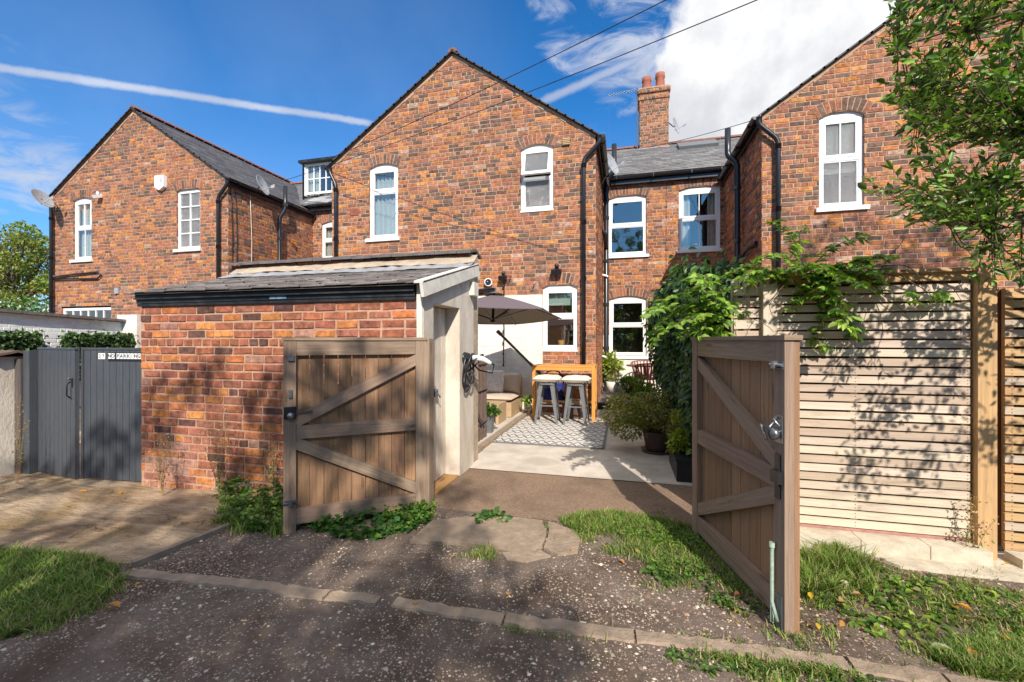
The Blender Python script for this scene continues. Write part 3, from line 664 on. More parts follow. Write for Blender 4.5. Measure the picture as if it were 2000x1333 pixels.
# chimney
def chimney(parent, cx, cy, hx, hy, z0, z1, pots, seed):
    bb, bm = MB(), MB()
    for O, S, Nn, L in (((cx-hx, cy-hy, 0), (1, 0, 0), (0, -1, 0), 2*hx), ((cx-hx, cy-hy, 0), (0, 1, 0), (-1, 0, 0), 2*hy), ((cx+hx, cy-hy, 0), (0, 1, 0), (1, 0, 0), 2*hy)):
        brickwall(bb, bm, Plane(O, S, Nn), [(0, z0), (L, z0), (L, z1), (0, z1)], [], seed, CHIM_PAL)
    for k, (e, za) in enumerate(((.035, z1-.32), (.06, z1-.1))):
        for O, S, Nn, L in (((cx-hx-e, cy-hy-e, 0), (1, 0, 0), (0, -1, 0), 2*hx+2*e), ((cx-hx-e, cy-hy-e, 0), (0, 1, 0), (-1, 0, 0), 2*hy+2*e), ((cx+hx+e, cy-hy-e, 0), (0, 1, 0), (1, 0, 0), 2*hy+2*e)):
            brickwall(bb, bm, Plane(O, S, Nn), [(0, za), (L, za), (L, za+.12), (0, za+.12)], [], seed+k, CHIM_PAL, zbase=za)
        bm.box((cx-hx-e+.003, cy-hy-e+.003, za), (cx+hx+e-.003, cy+hy+e-.003, za+.12))
    bm.box((cx-hx-.03, cy-hy-.03, z1+.021), (cx+hx+.03, cy+hy+.03, z1+.07))
    c = bb.build('chimney', 'brick', parent); bm.build('mortar', 'mortar', c)
    for px_, ph in pots:
        m = MB(); z = z1+.06; m.lathe((px_, cy, z), [(.16, 0), (.165, .06), (.15, .09), (.135, ph*.7), (.16, ph*.78), (.15, ph*.84), (.15, ph), (.11, ph), (.11, ph-.2)], 20)
        m.build('chimney_pot', 'terracotta', c)
    m = MB(); m.box((cx-hx-.04, cy-hy-.05, z0-.02+.45), (cx+hx+.04, cy-hy-.008, z0+.06+.45)); m.build('flashing', 'lead', c)
    return c
chimney(TH, .93, 15.0, .44, .32, 7.15, 9.55, ((.72, .50), (1.14, .58)), 31)
chimney(RH, 5.98, 10.7, .36, .35, 6.6, 9.3, ((5.85, .45), (6.15, .45)), 33)
# skylight
m = MB(); u = V((0, 3.5, 3.5*TS)).normalized(); c = V((2.15, 14.2, 5.69+(14.2-11.5)*TS+.06)); nn = V((1, 0, 0)).cross(u)
m.obox(c, (.55, 0, 0), u*.35, nn*.05); m.build('skylight', 'gunmetal', TH)
# dormer on the terrace roof between left and middle house
DP = Plane((0, 12.15, 0), (1, 0, 0), (0, -1, 0))
d0, d1 = sx(596, 12.15), sx(596, 12.15)+1.5; dz0, dz1 = sz(622, 378, 12.15), sz(622, 320, 12.15)
m = MB(); pbox(m, DP, d0-.03, d0+.0, -1.6, 0, dz0-.05, dz1+.04); pbox(m, DP, d1, d1+.03, -1.6, 0, dz0-.05, dz1+.04)
dm = m.build('dormer', 'white_paint', TH)
m = MB(); pbox(m, DP, d0-.16, d1+.16, -1.9, .14, dz1+.03, dz1+.11); m.build('dormer_roof', 'black_paint', dm, bevel=.01)
window(TH, DP, d0, d1, dz0, dz1+.03, rise=0., grid=(6, 2), sill='none', inside='sides', name='dormer_window', label='white dormer window with small panes')
m = MB(); m.tube([DP.W(d0-.05, .02, dz1), DP.W(d0-.05, .02, dz0-.3)], .03, 8); m.build('dormer_pipe', 'black', dm)
m = MB(); m.obox((PL1+.05, 12.0, 6.0), (0, .55, .32), (.22, 0, 0), (0, -.02, .03)); m.build('valley_flashing', 'lead', TH)
m = MB(); m.obox((PL1+.35, 11.62, 5.8), (.35, .0, -.05), (0, .16, .1), (0, -.02, .03)); m.build('valley_flashing', 'lead', TH)

# ---- pipes and gutters
fz = lambda x, y: Q(x, y, QF-.09)
xm = sx(1140, QF-.09)
def fpipe(parent, x, ytop, ybot, eave_x, r=.042, sgn=1):
    a = fz(eave_x, ytop-2); p = sx(x, QF-.09)
    zt = EAVE-.05; pipe(parent, [(a.x, QF-.12, zt), (a.x, QF-.11, zt-.12), (p, QF-.09, zt-.42), (p, QF-.09, Q(x, ybot, QF-.09).z)], r)
fpipe(MH, 1140, 262, 716, 1171); fpipe(MH, 656, 325, 620, 645); fpipe(LH, 426, 350, 700, 446); fpipe(RH, 1520, 240, 700, 1481)
fpipe(LH, 100, 385, 700, 101)
for h, p, n in ((LH, PL1, 1), (LH, PL0, -1), (MH, PM1, 1), (MH, PM0, -1), (RH, PR0, -1)):
    gutter(h, (p+n*.13, QF-.12, EAVE-.03), (p+n*.13, QR-.1, EAVE-.03), .06, .17, V((n, 0, 0)))
# left house side wall: soil pipe and cables
s = P(545, 470, PL1+.1); pipe(LH, [(PL1+.12, s.y, -.2), (PL1+.12, s.y, EAVE-.55), (PL1+.24, s.y+.08, EAVE-.3), (PL1+.24, s.y+.08, EAVE+.35)], .055, 'soil_pipe')
for x in (452, 461, 490):
    s = P(x, 450, PL1+.02); m = MB(); m.tube([(PL1+.025, s.y+.03*math.sin(z*2), z) for z in np.linspace(.5, EAVE-.2, 9)], .008, 5, (1, 1, 1)); m.build('cable', 'black' if x < 480 else 'white_stone', LH)
m = MB(); a = Q(104, 541, QF-.06); b = Q(190, 532, QF-.05); c = Q(197, 538, QF-.05); e = Q(190, 545, QF-.05)
m.tube([a, b, c, e, Q(104, 546, QF-.06)], .022, 8); m.build('waste_pipe', 'black', LH)
# main: soil pipe in the recess corner
s1 = Q(1184, 600, 11.3); pipe(TH, [(s1.x, 11.3, .05), (s1.x, 11.3, 4.9), (s1.x, 11.3, 5.55), (s1.x+.2, 11.25, 5.72), (s1.x+.2, 11.25, 6.4)], .062, 'soil_pipe')
a = Q(1165, 480, 9.9); pipe(MH, [(PM1+.0, 10.9, 4.15), (s1.x-.02, 11.1, 4.15), (s1.x, 11.25, 3.8)], .055, 'waste_pipe', collars=False)
for z, dx in ((1.05, .1), (3.1, .1)):
    m = MB(); m.tube([(PM1, 11.2, z+.02), (s1.x-.02, 11.22, z), (s1.x+.05, 11.22, z-.03)], .028, 8); m.build('waste_pipe', 'white_paint', TH)
# right house side: soil pipe and vent
s = P(1440, 430, PR0-.12)
pipe(RH, [(PR0-.12, s.y, .1), (PR0-.12, s.y, EAVE-.62), (PR0-.12, s.y, EAVE-.32), (PR0-.28, s.y+.1, EAVE-.12), (PR0-.28, s.y+.1, EAVE+.45)], .06, 'soil_pipe')
pipe(RH, [(PR0-.02, s.y-1.0, 3.25), (PR0-.12, s.y-.6, 3.22), (PR0-.12, s.y, 3.05)], .05, 'waste_pipe', collars=False)
pipe(RH, [(3.05, QF-.02, 2.62), (3.0, QF-.1, 2.6), (2.7, QF-.13, 2.42)], .04, 'waste_pipe', collars=False)
# small vents and patches
m = MB(); g = Q(692, 415, QF-.012); m.obox(g, (.11, 0, 0), (0, 0, .075), (0, .01, 0))
av = m.build('air_brick', 'terracotta', MH); m = MB()
for i in range(6):
    for j in range(4): m.box((g.x-.09+i*.033, QF-.0235, g.z-.06+j*.033), (g.x-.075+i*.033, QF-.021, g.z-.045+j*.033))
m.build('vent_holes', 'black', av)
m = MB(); g = Q(1106, 278, QF-.02)
for k in range(4): m.obox(g+V((0, -.005*k, .055-k*.036)), (.075, 0, 0), (0, .012, .014), (0, .01, -.008))
m.build('vent_grille', 'rattan', MH)
m = MB(); g = Q(228, 569, QF-.03); m.obox(g, (0, 0, .075), (.065, 0, 0), (0, .02, 0)); m.build('vent_cover', 'dish', LH)
# cream painted lower wall on the middle house and on the recess
def paintwall(parent, pl, s0, s1, z1, seed, holes=(), z0=-.2):
    bb, bm = MB(), MB()
    p2 = Plane(pl.O+pl.N*.014, pl.S, pl.N); brickwall(bb, bm, p2, [(s0, z0), (s1, z0), (s1, z1), (s0, z1)], list(holes), seed, CREAM_PAL, prot=.003, depth=.02, jit=.003)
    bm.c = [(.74, .70, .62)]*len(bm.c); o = bb.build('painted_wall', 'whitewash', parent); bm2 = bm.build('paint_joints', 'whitewash', o); o['label'] = 'cream painted lower brickwork'
paintwall(MH, FP, PM0, sx(1060), Q(1000, 578, QF).z, 51, [])
wi = WR(1190, 1263, 585, 696)
paintwall(TH, RP, PM1, PR0, sz(1230, 655, QR), 52, [(wi[0], wi[1], wi[2]-.08, 9)])

# things fixed on the houses
def dish(name_label, c, n, r, mast, arm=True, group='satellite dishes on the houses'):
    c, n = V(c), V(n).normalized(); t = thing('satellite_dish', name_label, 'satellite dish', c, group)
    m = MB(); prof = [(0.0001, -r*.18)]+[(r*k/8, -r*.18+r*.18*(k/8)**2) for k in range(1, 9)]+[(r*1.02, .0), (r, -.012)]+[(r*k/8, -r*.2+r*.18*(k/8)**2) for k in range(7, 0, -1)]
    m.lathe(c, prof, 28, ax=n); m.build('reflector', 'dish', t)
    m = MB(); e = c+n*r*1.0-V((0, 0, r*.45)); m.tube([c-n*r*.2-V((0, 0, r*.5)), e], .012, 6); m.obox(e, n*.05, n.orthogonal().normalized()*.03, V((0, 0, .03))); m.build('lnb_arm', 'dish', t)
    m = MB(); m.tube([c-n*.04, c-n*(r*.35), mast], .018, 8); m.build('bracket', 'greymetal', t); return t
dish('large grey satellite dish on the left corner of the left house', D(84, 388, 11.7), (.77, .22, .5), .27, Q(112, 402, QF))
dish('grey satellite dish above the gutter on the side of the left house', P(514, 362, PL1+.42), (.88, .25, .3), .26, P(500, 376, PL1+.1))
dish('dark satellite dish by the gutter between the middle house and the recess', Q(1197, 322, 10.6), (.9, -.45, .3), .26, (PM1+.02, 10.6, 5.2))
dish('small satellite dish on the right side of the chimney', (1.62, 14.8, 8.35), (.9, -.4, .2), .26, (1.38, 14.85, 8.5))
# aerial
t = thing('tv_aerial', 'thin television aerial on a pole beside the chimney', 'aerial', (.4, 14.7, 7.4))
m = MB(); m.tube([(.42, 14.7, 7.4), (.42, 14.7, 9.65)], .02, 6); m.build('pole', 'greymetal', t)
m = MB(); a, b = V((.45, 14.7, 9.62)), V((-.45, 14.4, 9.38)); m.tube([a, b], .012, 5)
for k in range(12):
    p = a.lerp(b, k/11); m.tube([p+V((-.05, .12, .1)), p+V((.05, -.12, -.1))], .006, 4)
m.build('antenna', 'greymetal', t)
# bell box
g = Q(314, 359, QF-.05); t = thing('alarm_box', 'white burglar alarm box on the gable of the left house', 'alarm box', g)
m = MB()
w0, h0 = .15, .19
fr_ = [g+V((-w0, -.05, h0)), g+V((w0, -.05, h0)), g+V((w0, -.05, -h0*.55)), g+V((w0*.0, -.05, -h0)), g+V((-w0, -.05, -h0*.55))]
bk = [p+V((0, .09, 0)) for p in fr_]; m.face(fr_); m.face(bk[::-1])
for i in range(5): m.face([fr_[i], fr_[(i+1) % 5], bk[(i+1) % 5], bk[i]])
m.build('housing', 'white_paint', t)
m = MB()
for k in range(4): m.box(g+V((.03, -.056, .02+k*.03)), g+V((.11, -.052, .03+k*.03)))
m.build('louvre', 'dish', t)
# lamps and camera on the middle house
def flood(lbl, x, y, s=1., mat='black'):
    g = Q(x, y, QF-.03); t = thing('security_light', lbl, 'wall light', g, 'security lights on the walls')
    m = MB(); m.obox(g, (.03*s, 0, 0), (0, 0, .06*s), (0, .03, 0)); m.lathe(g+V((0, -.06, .06*s)), [(.0001, -.05), (.04*s, -.03), (.045*s, 0), (.04*s, .03), (.0001, .045)], 14); m.build('sensor', mat, t)
    m = MB(); m.obox(g+V((0, -.09, -.06*s)), (.1*s, 0, 0), (0, .05, .02), (0, -.02, .045*s)); m.build('lamp_head', mat, t, bevel=.006); return t
flood('black security light on the brick arch over the kitchen window', 1088, 527)
flood('small black lamp on the wall above the parasol', 984, 540, .8)
flood('white security light beside the narrow sash window of the left house', 196, 383, .8, 'white_paint')
g = Q(952, 553, QF-.06); t = thing('wall_spotlight', 'round black and white spotlight on the wall left above the parasol', 'wall light', g)
m = MB(); m.lathe(g, [(.0001, -.08), (.06, -.07), (.075, 0), (.06, .05), (.0001, .06)], 18, ax=V((.5, -.8, -.1)).normalized()); m.build('housing', 'black', t)
m = MB(); m.lathe(g+V((.03, -.05, 0)), [(.08, -.02), (.085, .02), (.07, .03), (.065, .0)], 18, ax=V((.5, -.8, -.1)).normalized()); m.build('rim', 'white_paint', t)
t = thing('string_light', 'thin black cable of lights hanging down the cream wall behind the parasol', 'string lights', Q(984, 560, QF-.05))
m = MB(); m.tube([Q(984+.6*math.sin(y*.07), y, QF-.05) for y in range(545, 721, 8)], .011, 5); m.build('cable', 'black', t)
for y in range(560, 720, 22):
    m = MB(); m.lathe(Q(983, y, QF-.06), [(.0001, -.03), (.018, -.02), (.022, 0), (.012, .025), (.0001, .03)], 8); m.build('bulb', 'black', t)
m = MB(); a = Q(922, 571, QF-.05); b = Q(964, 568, QF-.05); m.tube([a, b, Q(964, 578, QF-.05)], .035, 10); tag(m.build('waste_pipe', 'black', MH), None)
for i, (x, y) in enumerate(((997, 545), (1043, 560))):
    g = Q(x, y, QF-.03); m = MB(); m.tube([g+V((0, .03, .05)), g+V((0, -.03, .03)), g+V((.01, -.05, -.02)), g+V((-.02, -.03, -.06)), g+V((-.04, -.04, -.02))], .009, 6)
    tag(m.build('wall_hook', 'black', None), 'small black wall hook '+('right of the lamp above the parasol' if i == 0 else 'just left of the kitchen window arch'), 'hook')
# wires
for a_, b_, sag, lb in ((D(560, 352, 11.0), D(1900, -175, 3.9), .12, 'overhead cable crossing the middle gable, lower of the pair'),
        (D(640, 312, 9.3), D(1700, -205, 4.2), .10, 'overhead cable crossing the middle gable, upper of the pair'),
        (D(1250, 291, 12.6), D(1480, 233, 7.8), .05, 'thin overhead cable running to the right gable')):
    m = MB(); m.tube([a_.lerp(b_, t_)-V((0, 0, 4*sag*t_*(1-t_))) for t_ in np.linspace(0, 1, 25)], .0065, 5); tag(m.build('overhead_cable', 'black'), lb, 'cable')
# =================================================================== GROUND
def gz(p, q=0.):
    t = min(max((-p-2.2)/2.6, 0), 1); return -.1*t
def inpoly(pts, poly):
    x, y = pts[:, 0], pts[:, 1]; c = np.zeros(len(pts), bool); n = len(poly)
    for i in range(n):
        x1, y1 = poly[i]; x2, y2 = poly[(i+1) % n]
        k = ((y1 > y) != (y2 > y)) & (x < (x2-x1)*(y-y1)/((y2-y1) or 1e-9)+x1); c ^= k
    return c
def gpoly(px): return [tuple(G(x, y).xy) for x, y in px]
def sample(poly, n):
    a = np.array(poly); lo, hi = a.min(0), a.max(0); out = np.zeros((0, 2))
    while len(out) < n:
        c = RG.uniform(lo, hi, (n*2, 2)); out = np.vstack([out, c[inpoly(c, poly)]])
    return out[:n]
gzv = np.vectorize(gz)
# base sheet
xs = np.concatenate([[-300, -100, -40, -20, -12], np.arange(-8, 6.01, .25), [9, 14, 25, 60, 300]])
ys = np.concatenate([[-300, -100, -40, -15, -6], np.arange(-3, 4.51, .25), [6, 9, 14, 25, 60, 300]])
X, Y = np.meshgrid(xs, ys); Zg = gzv(X); vs = np.stack([X.ravel(), Y.ravel(), Zg.ravel()], 1)
nx = len(xs); f = np.array([[j*nx+i, j*nx+i+1, (j+1)*nx+i+1, (j+1)*nx+i] for j in range(len(ys)-1) for i in range(nx-1)])
def groundmat():
    m, N = newmat('alley_surface'); v = N.n('ShaderNodeTexCoord').outputs['Object']
    n1 = N.noise(v, 1.6, 6, .6, .4); n2 = N.noise(v, 22, 5, .7); n3 = N.noise(v, 120, 3, .7)
    base = N.mix(N.ss(n1, .35, .65), C(122, 107, 96), C(88, 73, 62))
    k = N.n('ShaderNodeMapRange', {0: N.math('ADD', N.math('MULTIPLY', n2, .5), N.math('MULTIPLY', n3, .5)), 1: .3, 2: .7, 3: .55, 4: 1.45}).outputs[0]
    c = N.mix(1., base, N.n('ShaderNodeCombineXYZ', {0: k, 1: k, 2: k}).outputs[0], 'MULTIPLY')
    dens = N.ss(N.noise(v, 1.5, 5, .6), .40, .62)
    h = None
    for sc_, th in ((95, .34), (46, .30)):
        vo = N.n('ShaderNodeTexVoronoi', {'Vector': N.vmath('ADD', v, (sc_, 3, 1)), 'Scale': float(sc_), 'Randomness': 1.}, feature='F1')
        rnd = N.n('ShaderNodeSeparateColor', {0: vo.outputs['Color']}).outputs[0]
        on = N.math('MULTIPLY', N.math('LESS_THAN', vo.outputs['Distance'], th), N.math('LESS_THAN', rnd, N.math('MULTIPLY_ADD', dens, .42, .06)))
        col = N.mix(N.n('ShaderNodeSeparateColor', {0: vo.outputs['Color']}).outputs[1], C(150, 134, 118), C(205, 190, 172))
        c = N.mix(N.math('MULTIPLY', on, .85), c, col); h = on if h is None else N.math('MAXIMUM', h, on)
    hh = N.math('ADD', N.math('MULTIPLY', h, .4), N.math('ADD', N.math('MULTIPLY', n2, .9), N.math('MULTIPLY', n3, .3)))
    b = N.n('ShaderNodeBump', {'Strength': .8, 'Distance': .015, 'Height': hh})
    p = N.n('ShaderNodeBsdfPrincipled', {'Base Color': c, 'Roughness': .9, 'Specular IOR Level': .2, 'Normal': b.outputs[0]})
    N.n('ShaderNodeOutputMaterial', {'Surface': p.outputs[0]}); MT['alley'] = m
groundmat()
tag(npmesh('ground', vs, f, 'alley'), kind='structure')
def sheet(name, poly, dz, mat, cell=.25, wob=0., zf=None):
    m = MB(); a = np.array(poly)
    if sum(poly[i][0]*poly[(i+1) % len(poly)][1]-poly[(i+1) % len(poly)][0]*poly[i][1] for i in range(len(poly))) < 0: poly = poly[::-1]
    if wob:
        q = []
        for i in range(len(poly)):
            p0, p1 = poly[i], poly[(i+1) % len(poly)]; L = math.dist(p0, p1); k = max(1, int(L/.07))
            for j in range(k):
                t = j/k; q.append((p0[0]+(p1[0]-p0[0])*t+RND.uniform(-wob, wob), p0[1]+(p1[1]-p0[1])*t+RND.uniform(-wob, wob)))
        poly = q
    zf = zf or gz
    for i in range(int(math.floor(a[:, 0].min()/cell)), int(math.ceil(a[:, 0].max()/cell))):
        for j in range(int(math.floor(a[:, 1].min()/cell)), int(math.ceil(a[:, 1].max()/cell))):
            pc = clipc(poly, [(i*cell, j*cell), ((i+1)*cell, j*cell), ((i+1)*cell, (j+1)*cell), (i*cell, (j+1)*cell)])
            if pc: m.face([(x, y, zf(x)+dz) for x, y in pc])
    # skirt
    for i in range(len(poly)):
        p, q = poly[i], poly[(i+1) % len(poly)]; m.face([(p[0], p[1], zf(p[0])-.02), (q[0], q[1], zf(q[0])-.02), (q[0], q[1], zf(q[0])+dz), (p[0], p[1], zf(p[0])+dz)])
    return tag(m.build(name, mat), kind='structure')
sheet('driveway', gpoly([(-500, 1100), (-500, 915), (0, 938), (60, 925), (277, 935), (300, 960), (440, 985), (445, 1025), (280, 1092), (120, 1085)])[:0] or
      [(-9, 1.2), (-9, 3.6), (-3.5, 3.6), (-3.3, 3.2), (-3.06, 2.76), (-3.14, 2.17), (-4.4, 2.05)], .012, 'drive', wob=.01)
sheet('driveway', [(-9, 3.6), (-5.03, 3.6), (-5.03, 8.6), (-9, 8.6)], .008, 'drive')
sheet('yard_paving', [(-6.4, 4.7), (.8, 4.62), (.8, 9.32), (2.39, 9.32), (2.39, 11.7), (-.54, 11.7), (-.54, 8.66), (-6.4, 8.66)], .014, 'concrete', wob=0)
sheet('path', [(-1.72, 3.5), (.58, 3.48), (.8, 3.5), (.8, 4.61), (-1.72, 4.69)], .006, 'apron', wob=.006)
# raised patio on the left
m = MB(); m.box((-6.3, 5.05, -.05), (-1.88, 8.66, .075)); tag(m.build('patio', 'concrete', bevel=.01), kind='structure')
m = MB()
for k in range(9): m.box((-1.88+RND.uniform(0, .008), 5.05+k*.4, -.02), (-1.80+RND.uniform(-.008, .008), 5.05+k*.4+.39, .06))
tag(m.build('patio_edging', 'kerb', bevel=.01), kind='structure')
# cracked slabs by the gateway
sheet('paving_slab', gpoly([(800, 1062), (845, 1022), (900, 1016), (960, 1014), (1010, 1016), (1060, 1022), (1068, 1050), (1058, 1074), (1000, 1078), (960, 1072), (880, 1066)]), .022, 'kerb', wob=.004)
sheet('paving_slab', gpoly([(1070, 1022), (1120, 1040), (1135, 1060), (1128, 1082), (1090, 1088), (1062, 1076), (1072, 1050)]), .018, 'kerb', wob=.005)
sheet('paving_slab', gpoly([(980, 1083), (1056, 1078), (1075, 1090), (1030, 1100), (990, 1096)]), .012, 'kerb', wob=.005)
sheet('paving_slab', gpoly([(680, 1030), (740, 1015), (790, 1012), (760, 1034), (700, 1042)]), .02, 'kerb', wob=.004)
sheet('pavement', gpoly([(1570, 1066), (1900, 1082), (2300, 1095), (2400, 1150), (2000, 1140), (1890, 1128), (1760, 1112), (1690, 1088), (1570, 1086)]), .02, 'palestone', wob=.006)
# kerb stones crossing the alley
kp = [(245, 1112), (420, 1133), (640, 1166), (742, 1174), (768, 1179), (985, 1213), (1240, 1245), (1455, 1275), (1660, 1301), (1850, 1333), (2100, 1375)]
segs = [(0, 2, 0), (2, 3, 0), (4, 5, 0), (5, 6, 0), (6, 8, 0), (8, 9, .02), (9, 10, 0)]
m_prev = None
for a, b, dz in segs:
    p, q = G(*kp[a]), G(*kp[b]); d = (q-p); d.z = 0; L = d.length; d.normalize(); sd = V((-d.y, d.x, 0)); m = MB(); k = max(2, int(L/.05)); rws = []
    for i in range(k+1):
        c = p+d*(L*i/k); c = c + d*(.006 if i == 0 else (-.006 if i == k else 0)); z = gz(c.x)
        w0 = .042+RND.uniform(-.012, .006); w1 = .042+RND.uniform(-.012, .006); h = .013+RND.uniform(-.004, .004)
        rws.append([c-sd*(w0+.008)+V((0, 0, z-.01)), c-sd*w0+V((0, 0, z+h)), c+sd*w1+V((0, 0, z+h+RND.uniform(-.003, .004))), c+sd*(w1+.008)+V((0, 0, z-.01))])
    for i in range(k):
        for j in range(3): m.face([rws[i][j], rws[i+1][j], rws[i+1][j+1], rws[i][j+1]])
    m.face(rws[0]); m.face(rws[-1])
    tag(m.build('kerb_stone', 'kerb'), kind='structure')
m = MB(); p, q = V((-3.12, 2.14, 0)), V((-3.03, 2.78, 0)); m.obox((p+q)/2+V((0, 0, -.045)), (q-p)/2, V((.022, -.01, 0)), V((0, 0, .05))); tag(m.build('kerb_stone', 'kerb'), kind='structure')

# loose stones
def stones(n, poly, smin, smax, name, cols, thr=.0):
    xy = sample(poly, n); k = np.sin(xy[:, 0]*2.1+1)*np.cos(xy[:, 1]*2.7)+.5*np.sin(xy[:, 0]*6+xy[:, 1]*5)+RG.normal(0, .5, n); xy = xy[k > thr]; n = len(xy)
    s = (smin+(smax-smin)*RG.random(n)**3)[:, None]; base = np.array([[1, 0, 0], [0, 1, 0], [-1, 0, 0], [0, -1, 0], [0, 0, 1], [0, 0, -.4]], float)
    th = RG.uniform(0, 6.28, n); c, sn = np.cos(th)[:, None], np.sin(th)[:, None]
    b = base[None]*np.stack([RG.uniform(.7, 1.3, n), RG.uniform(.45, 1., n), RG.uniform(.3, .7, n)], 1)[:, None, :]*(1+RG.normal(0, .15, (n, 6, 1)))*s[:, None, :]
    x = b[:, :, 0]*c-b[:, :, 1]*sn; y = b[:, :, 0]*sn+b[:, :, 1]*c
    v = np.stack([x+xy[:, :1], y+xy[:, 1:], b[:, :, 2]+gzv(xy[:, :1])+.001], 2).reshape(-1, 3)
    t = np.array([[0, 1, 4], [1, 2, 4], [2, 3, 4], [3, 0, 4]]); f = (np.arange(n)[:, None, None]*6+t[None]).reshape(-1, 3)
    return tag(npmesh(name, v, f, 'stone', np.repeat(pal(cols, n, .2), 6, 0)), kind='stuff')
view = [(-3.6, 2.0), (-3.2, 1.2), (.1, 1.2), (2.2, 1.2), (4, 2.4), (4, 3.3), (-2.9, 3.4), (-3.3, 2.1)]
STC = [C(170, 152, 134), C(140, 122, 106), C(116, 98, 84), C(200, 184, 166), C(150, 124, 104)]
stones(36000, view, .0028, .012, 'gravel', STC, -.1)
stones(3600, view, .006, .020, 'gravel', STC, .4)
stones(160, view, .014, .032, 'gravel', STC, .2)

# =================================================================== BRICK SHED
sh = thing('brick_shed', 'brick lean-to shed with slate roof and cream rendered door side', 'shed', (-3.4, 3.5, 0))
SQ = 3.507; SP0, SP1 = -4.98, -1.758; SPL = Plane((0, SQ, 0), (1, 0, 0), (0, -1, 0))
bb, bm = MB(), MB()
brickwall(bb, bm, SPL, [(SP0, -.2), (SP1, -.2), (SP1, 1.86), (SP0, 1.86)], [], 77, SHED_PAL, joint=.0175, prot=.009, hdr=6, jit=.0045, zbase=-.1)
wl = bb.build('front_wall', 'brick', sh); bm.build('mortar', 'mortar_shed', wl)
bb, bm = MB(), MB()
brickwall(bb, bm, Plane((SP0, SQ, 0), (0, 1, 0), (-1, 0, 0)), [(0, -.2), (1.3, -.2), (1.3, 2.2), (0, 1.86)], [], 78, SHED_PAL, joint=.0145)
wl = bb.build('side_wall', 'brick', sh); bm.build('mortar', 'mortar_shed', wl)
bb, bm = MB(), MB()
brickwall(bb, bm, Plane((0, 4.8, 0), (1, 0, 0), (0, -1, 0)), [(SP0-.2, 1.8), (-1.72, 1.8), (-1.72, 2.47), (SP0-.2, 2.47)], [], 79, SHED_PAL)
bm.box((SP0-.2, 4.803, -.2), (-1.72, 5.02, 2.469))
wl = bb.build('back_wall', 'brick', sh); bm.build('mortar', 'cement', wl)
# rendered side with the door opening
m = MB(); T = .22
def sb(q0, q1, z0, z1, t=T, p1=-1.7): m.box((p1-t, q0, z0), (p1, q1, z1))
rs = .36/1.33
def topz(q): return 1.93+(q-3.42)*rs
def wedge(m, q0, q1, z0, p0, p1):
    v = [(p1, q0, z0), (p1, q1, z0), (p1, q1, topz(q1)), (p1, q0, topz(q0))]; u = [(p0, y, z) for _, y, z in v]
    m.face(v); m.face(u[::-1])
    for i in range(4): m.face([v[i], v[(i+1) % 4], u[(i+1) % 4], u[i]])
DZ = 1.80
wedge(m, SQ-.012, 3.70, -.15, -1.765, -1.70); wedge(m, 3.70, 4.36, DZ, -1.92, -1.70); wedge(m, 4.36, 4.80, -.15, -1.92, -1.70)
m.build('rendered_wall', 'render', sh, bevel=.008)
m = MB(); m.box((-1.757, SQ-.03, -.1), (-1.704, SQ-.0125, 1.95)); m.build('corner_strip', 'white_stone', sh, bevel=.003)
# door
m = MB()
for k in range(6): m.box((-1.885, 3.702+k*.1095, .03), (-1.86, 3.702+(k+1)*.1095-.005, DZ-.01))
d = m.build('door', 'render', sh, bevel=.003)
m = MB(); m.tube([(-1.852, 4.02, .92), (-1.80, 4.03, .92), (-1.80, 4.08, .88)], .008, 6); m.box((-1.86, 3.95, .90), (-1.845, 4.12, .94)); m.obox((-1.83, 4.03, .93), (.02, 0, 0), (0, .025, .01), (0, -.01, .03)); m.build('latch', 'gunmetal', d)
m = MB(); m.box((-1.87, 3.71, -.02), (-1.70, 4.35, .022), C(170, 130, 84)); m.build('threshold', 'wood', sh)
# roof
m = MB(); U_ = V((0, 1.33, .36)).normalized(); slateroof(m, (-5.06, 3.40, 1.945), (1, 0, 0), U_, 3.40, 1.30, sw=.27, exp=.115, seed=17, t=.012, lift=.016, ragged=.008,
    pal_=((.23, .20, .19), (.27, .235, .22), (.20, .175, .165), (.31, .275, .255)))
m.build('roof', 'slate', sh)
m = MB(); k = 40
for i in range(k):
    x0, x1 = -5.06+3.42*i/k, -5.06+3.42*(i+1)/k; w0 = lambda x: .035*math.sin(x*5)+.02*math.sin(x*13)+.012*math.sin(x*37)
    m.face([(x0, 4.46-w0(x0)*.6, topz(4.46)+.045), (x1, 4.46-w0(x1)*.6, topz(4.46)+.045), (x1, 4.66, topz(4.66)+.075+.01*math.sin(x1*30)), (x0, 4.66, topz(4.66)+.075+.01*math.sin(x0*30))], None, (1, 1, 1), True)
m.build('flashing', 'lead', sh)
m = MB()
for i in range(k):
    x0, x1 = -5.06+3.42*i/k, -5.06+3.42*(i+1)/k; g = lambda x: .006*math.sin(x*4)+.005*math.sin(x*11)+.003*math.sin(x*29)
    m.face([(x0, 4.63, topz(4.63)+.078+g(x0)), (x1, 4.63, topz(4.63)+.078+g(x1)), (x1, 4.785, 2.448+g(x1*1.3)), (x0, 4.785, 2.448+g(x0*1.3))], None, (1, 1, 1), True)
m.build('mortar_fillet', 'cement', sh)
m = MB()
for i in range(13):
    x0 = SP0-.22+i*.278; x1 = min(x0+.27, -1.70); zt = 2.475+RND.uniform(-.003, .004)
    for a, b in (((4.70, zt), (4.90, zt+.055)), ((4.90, zt+.055), (5.10, zt))):
        c = V(((x0+x1)/2, (a[0]+b[0])/2, (a[1]+b[1])/2)); m.obox(c, V(((x1-x0)/2, 0, 0)), V((0, (b[0]-a[0])/2, (b[1]-a[1])/2)), V((0, 0, .014)))
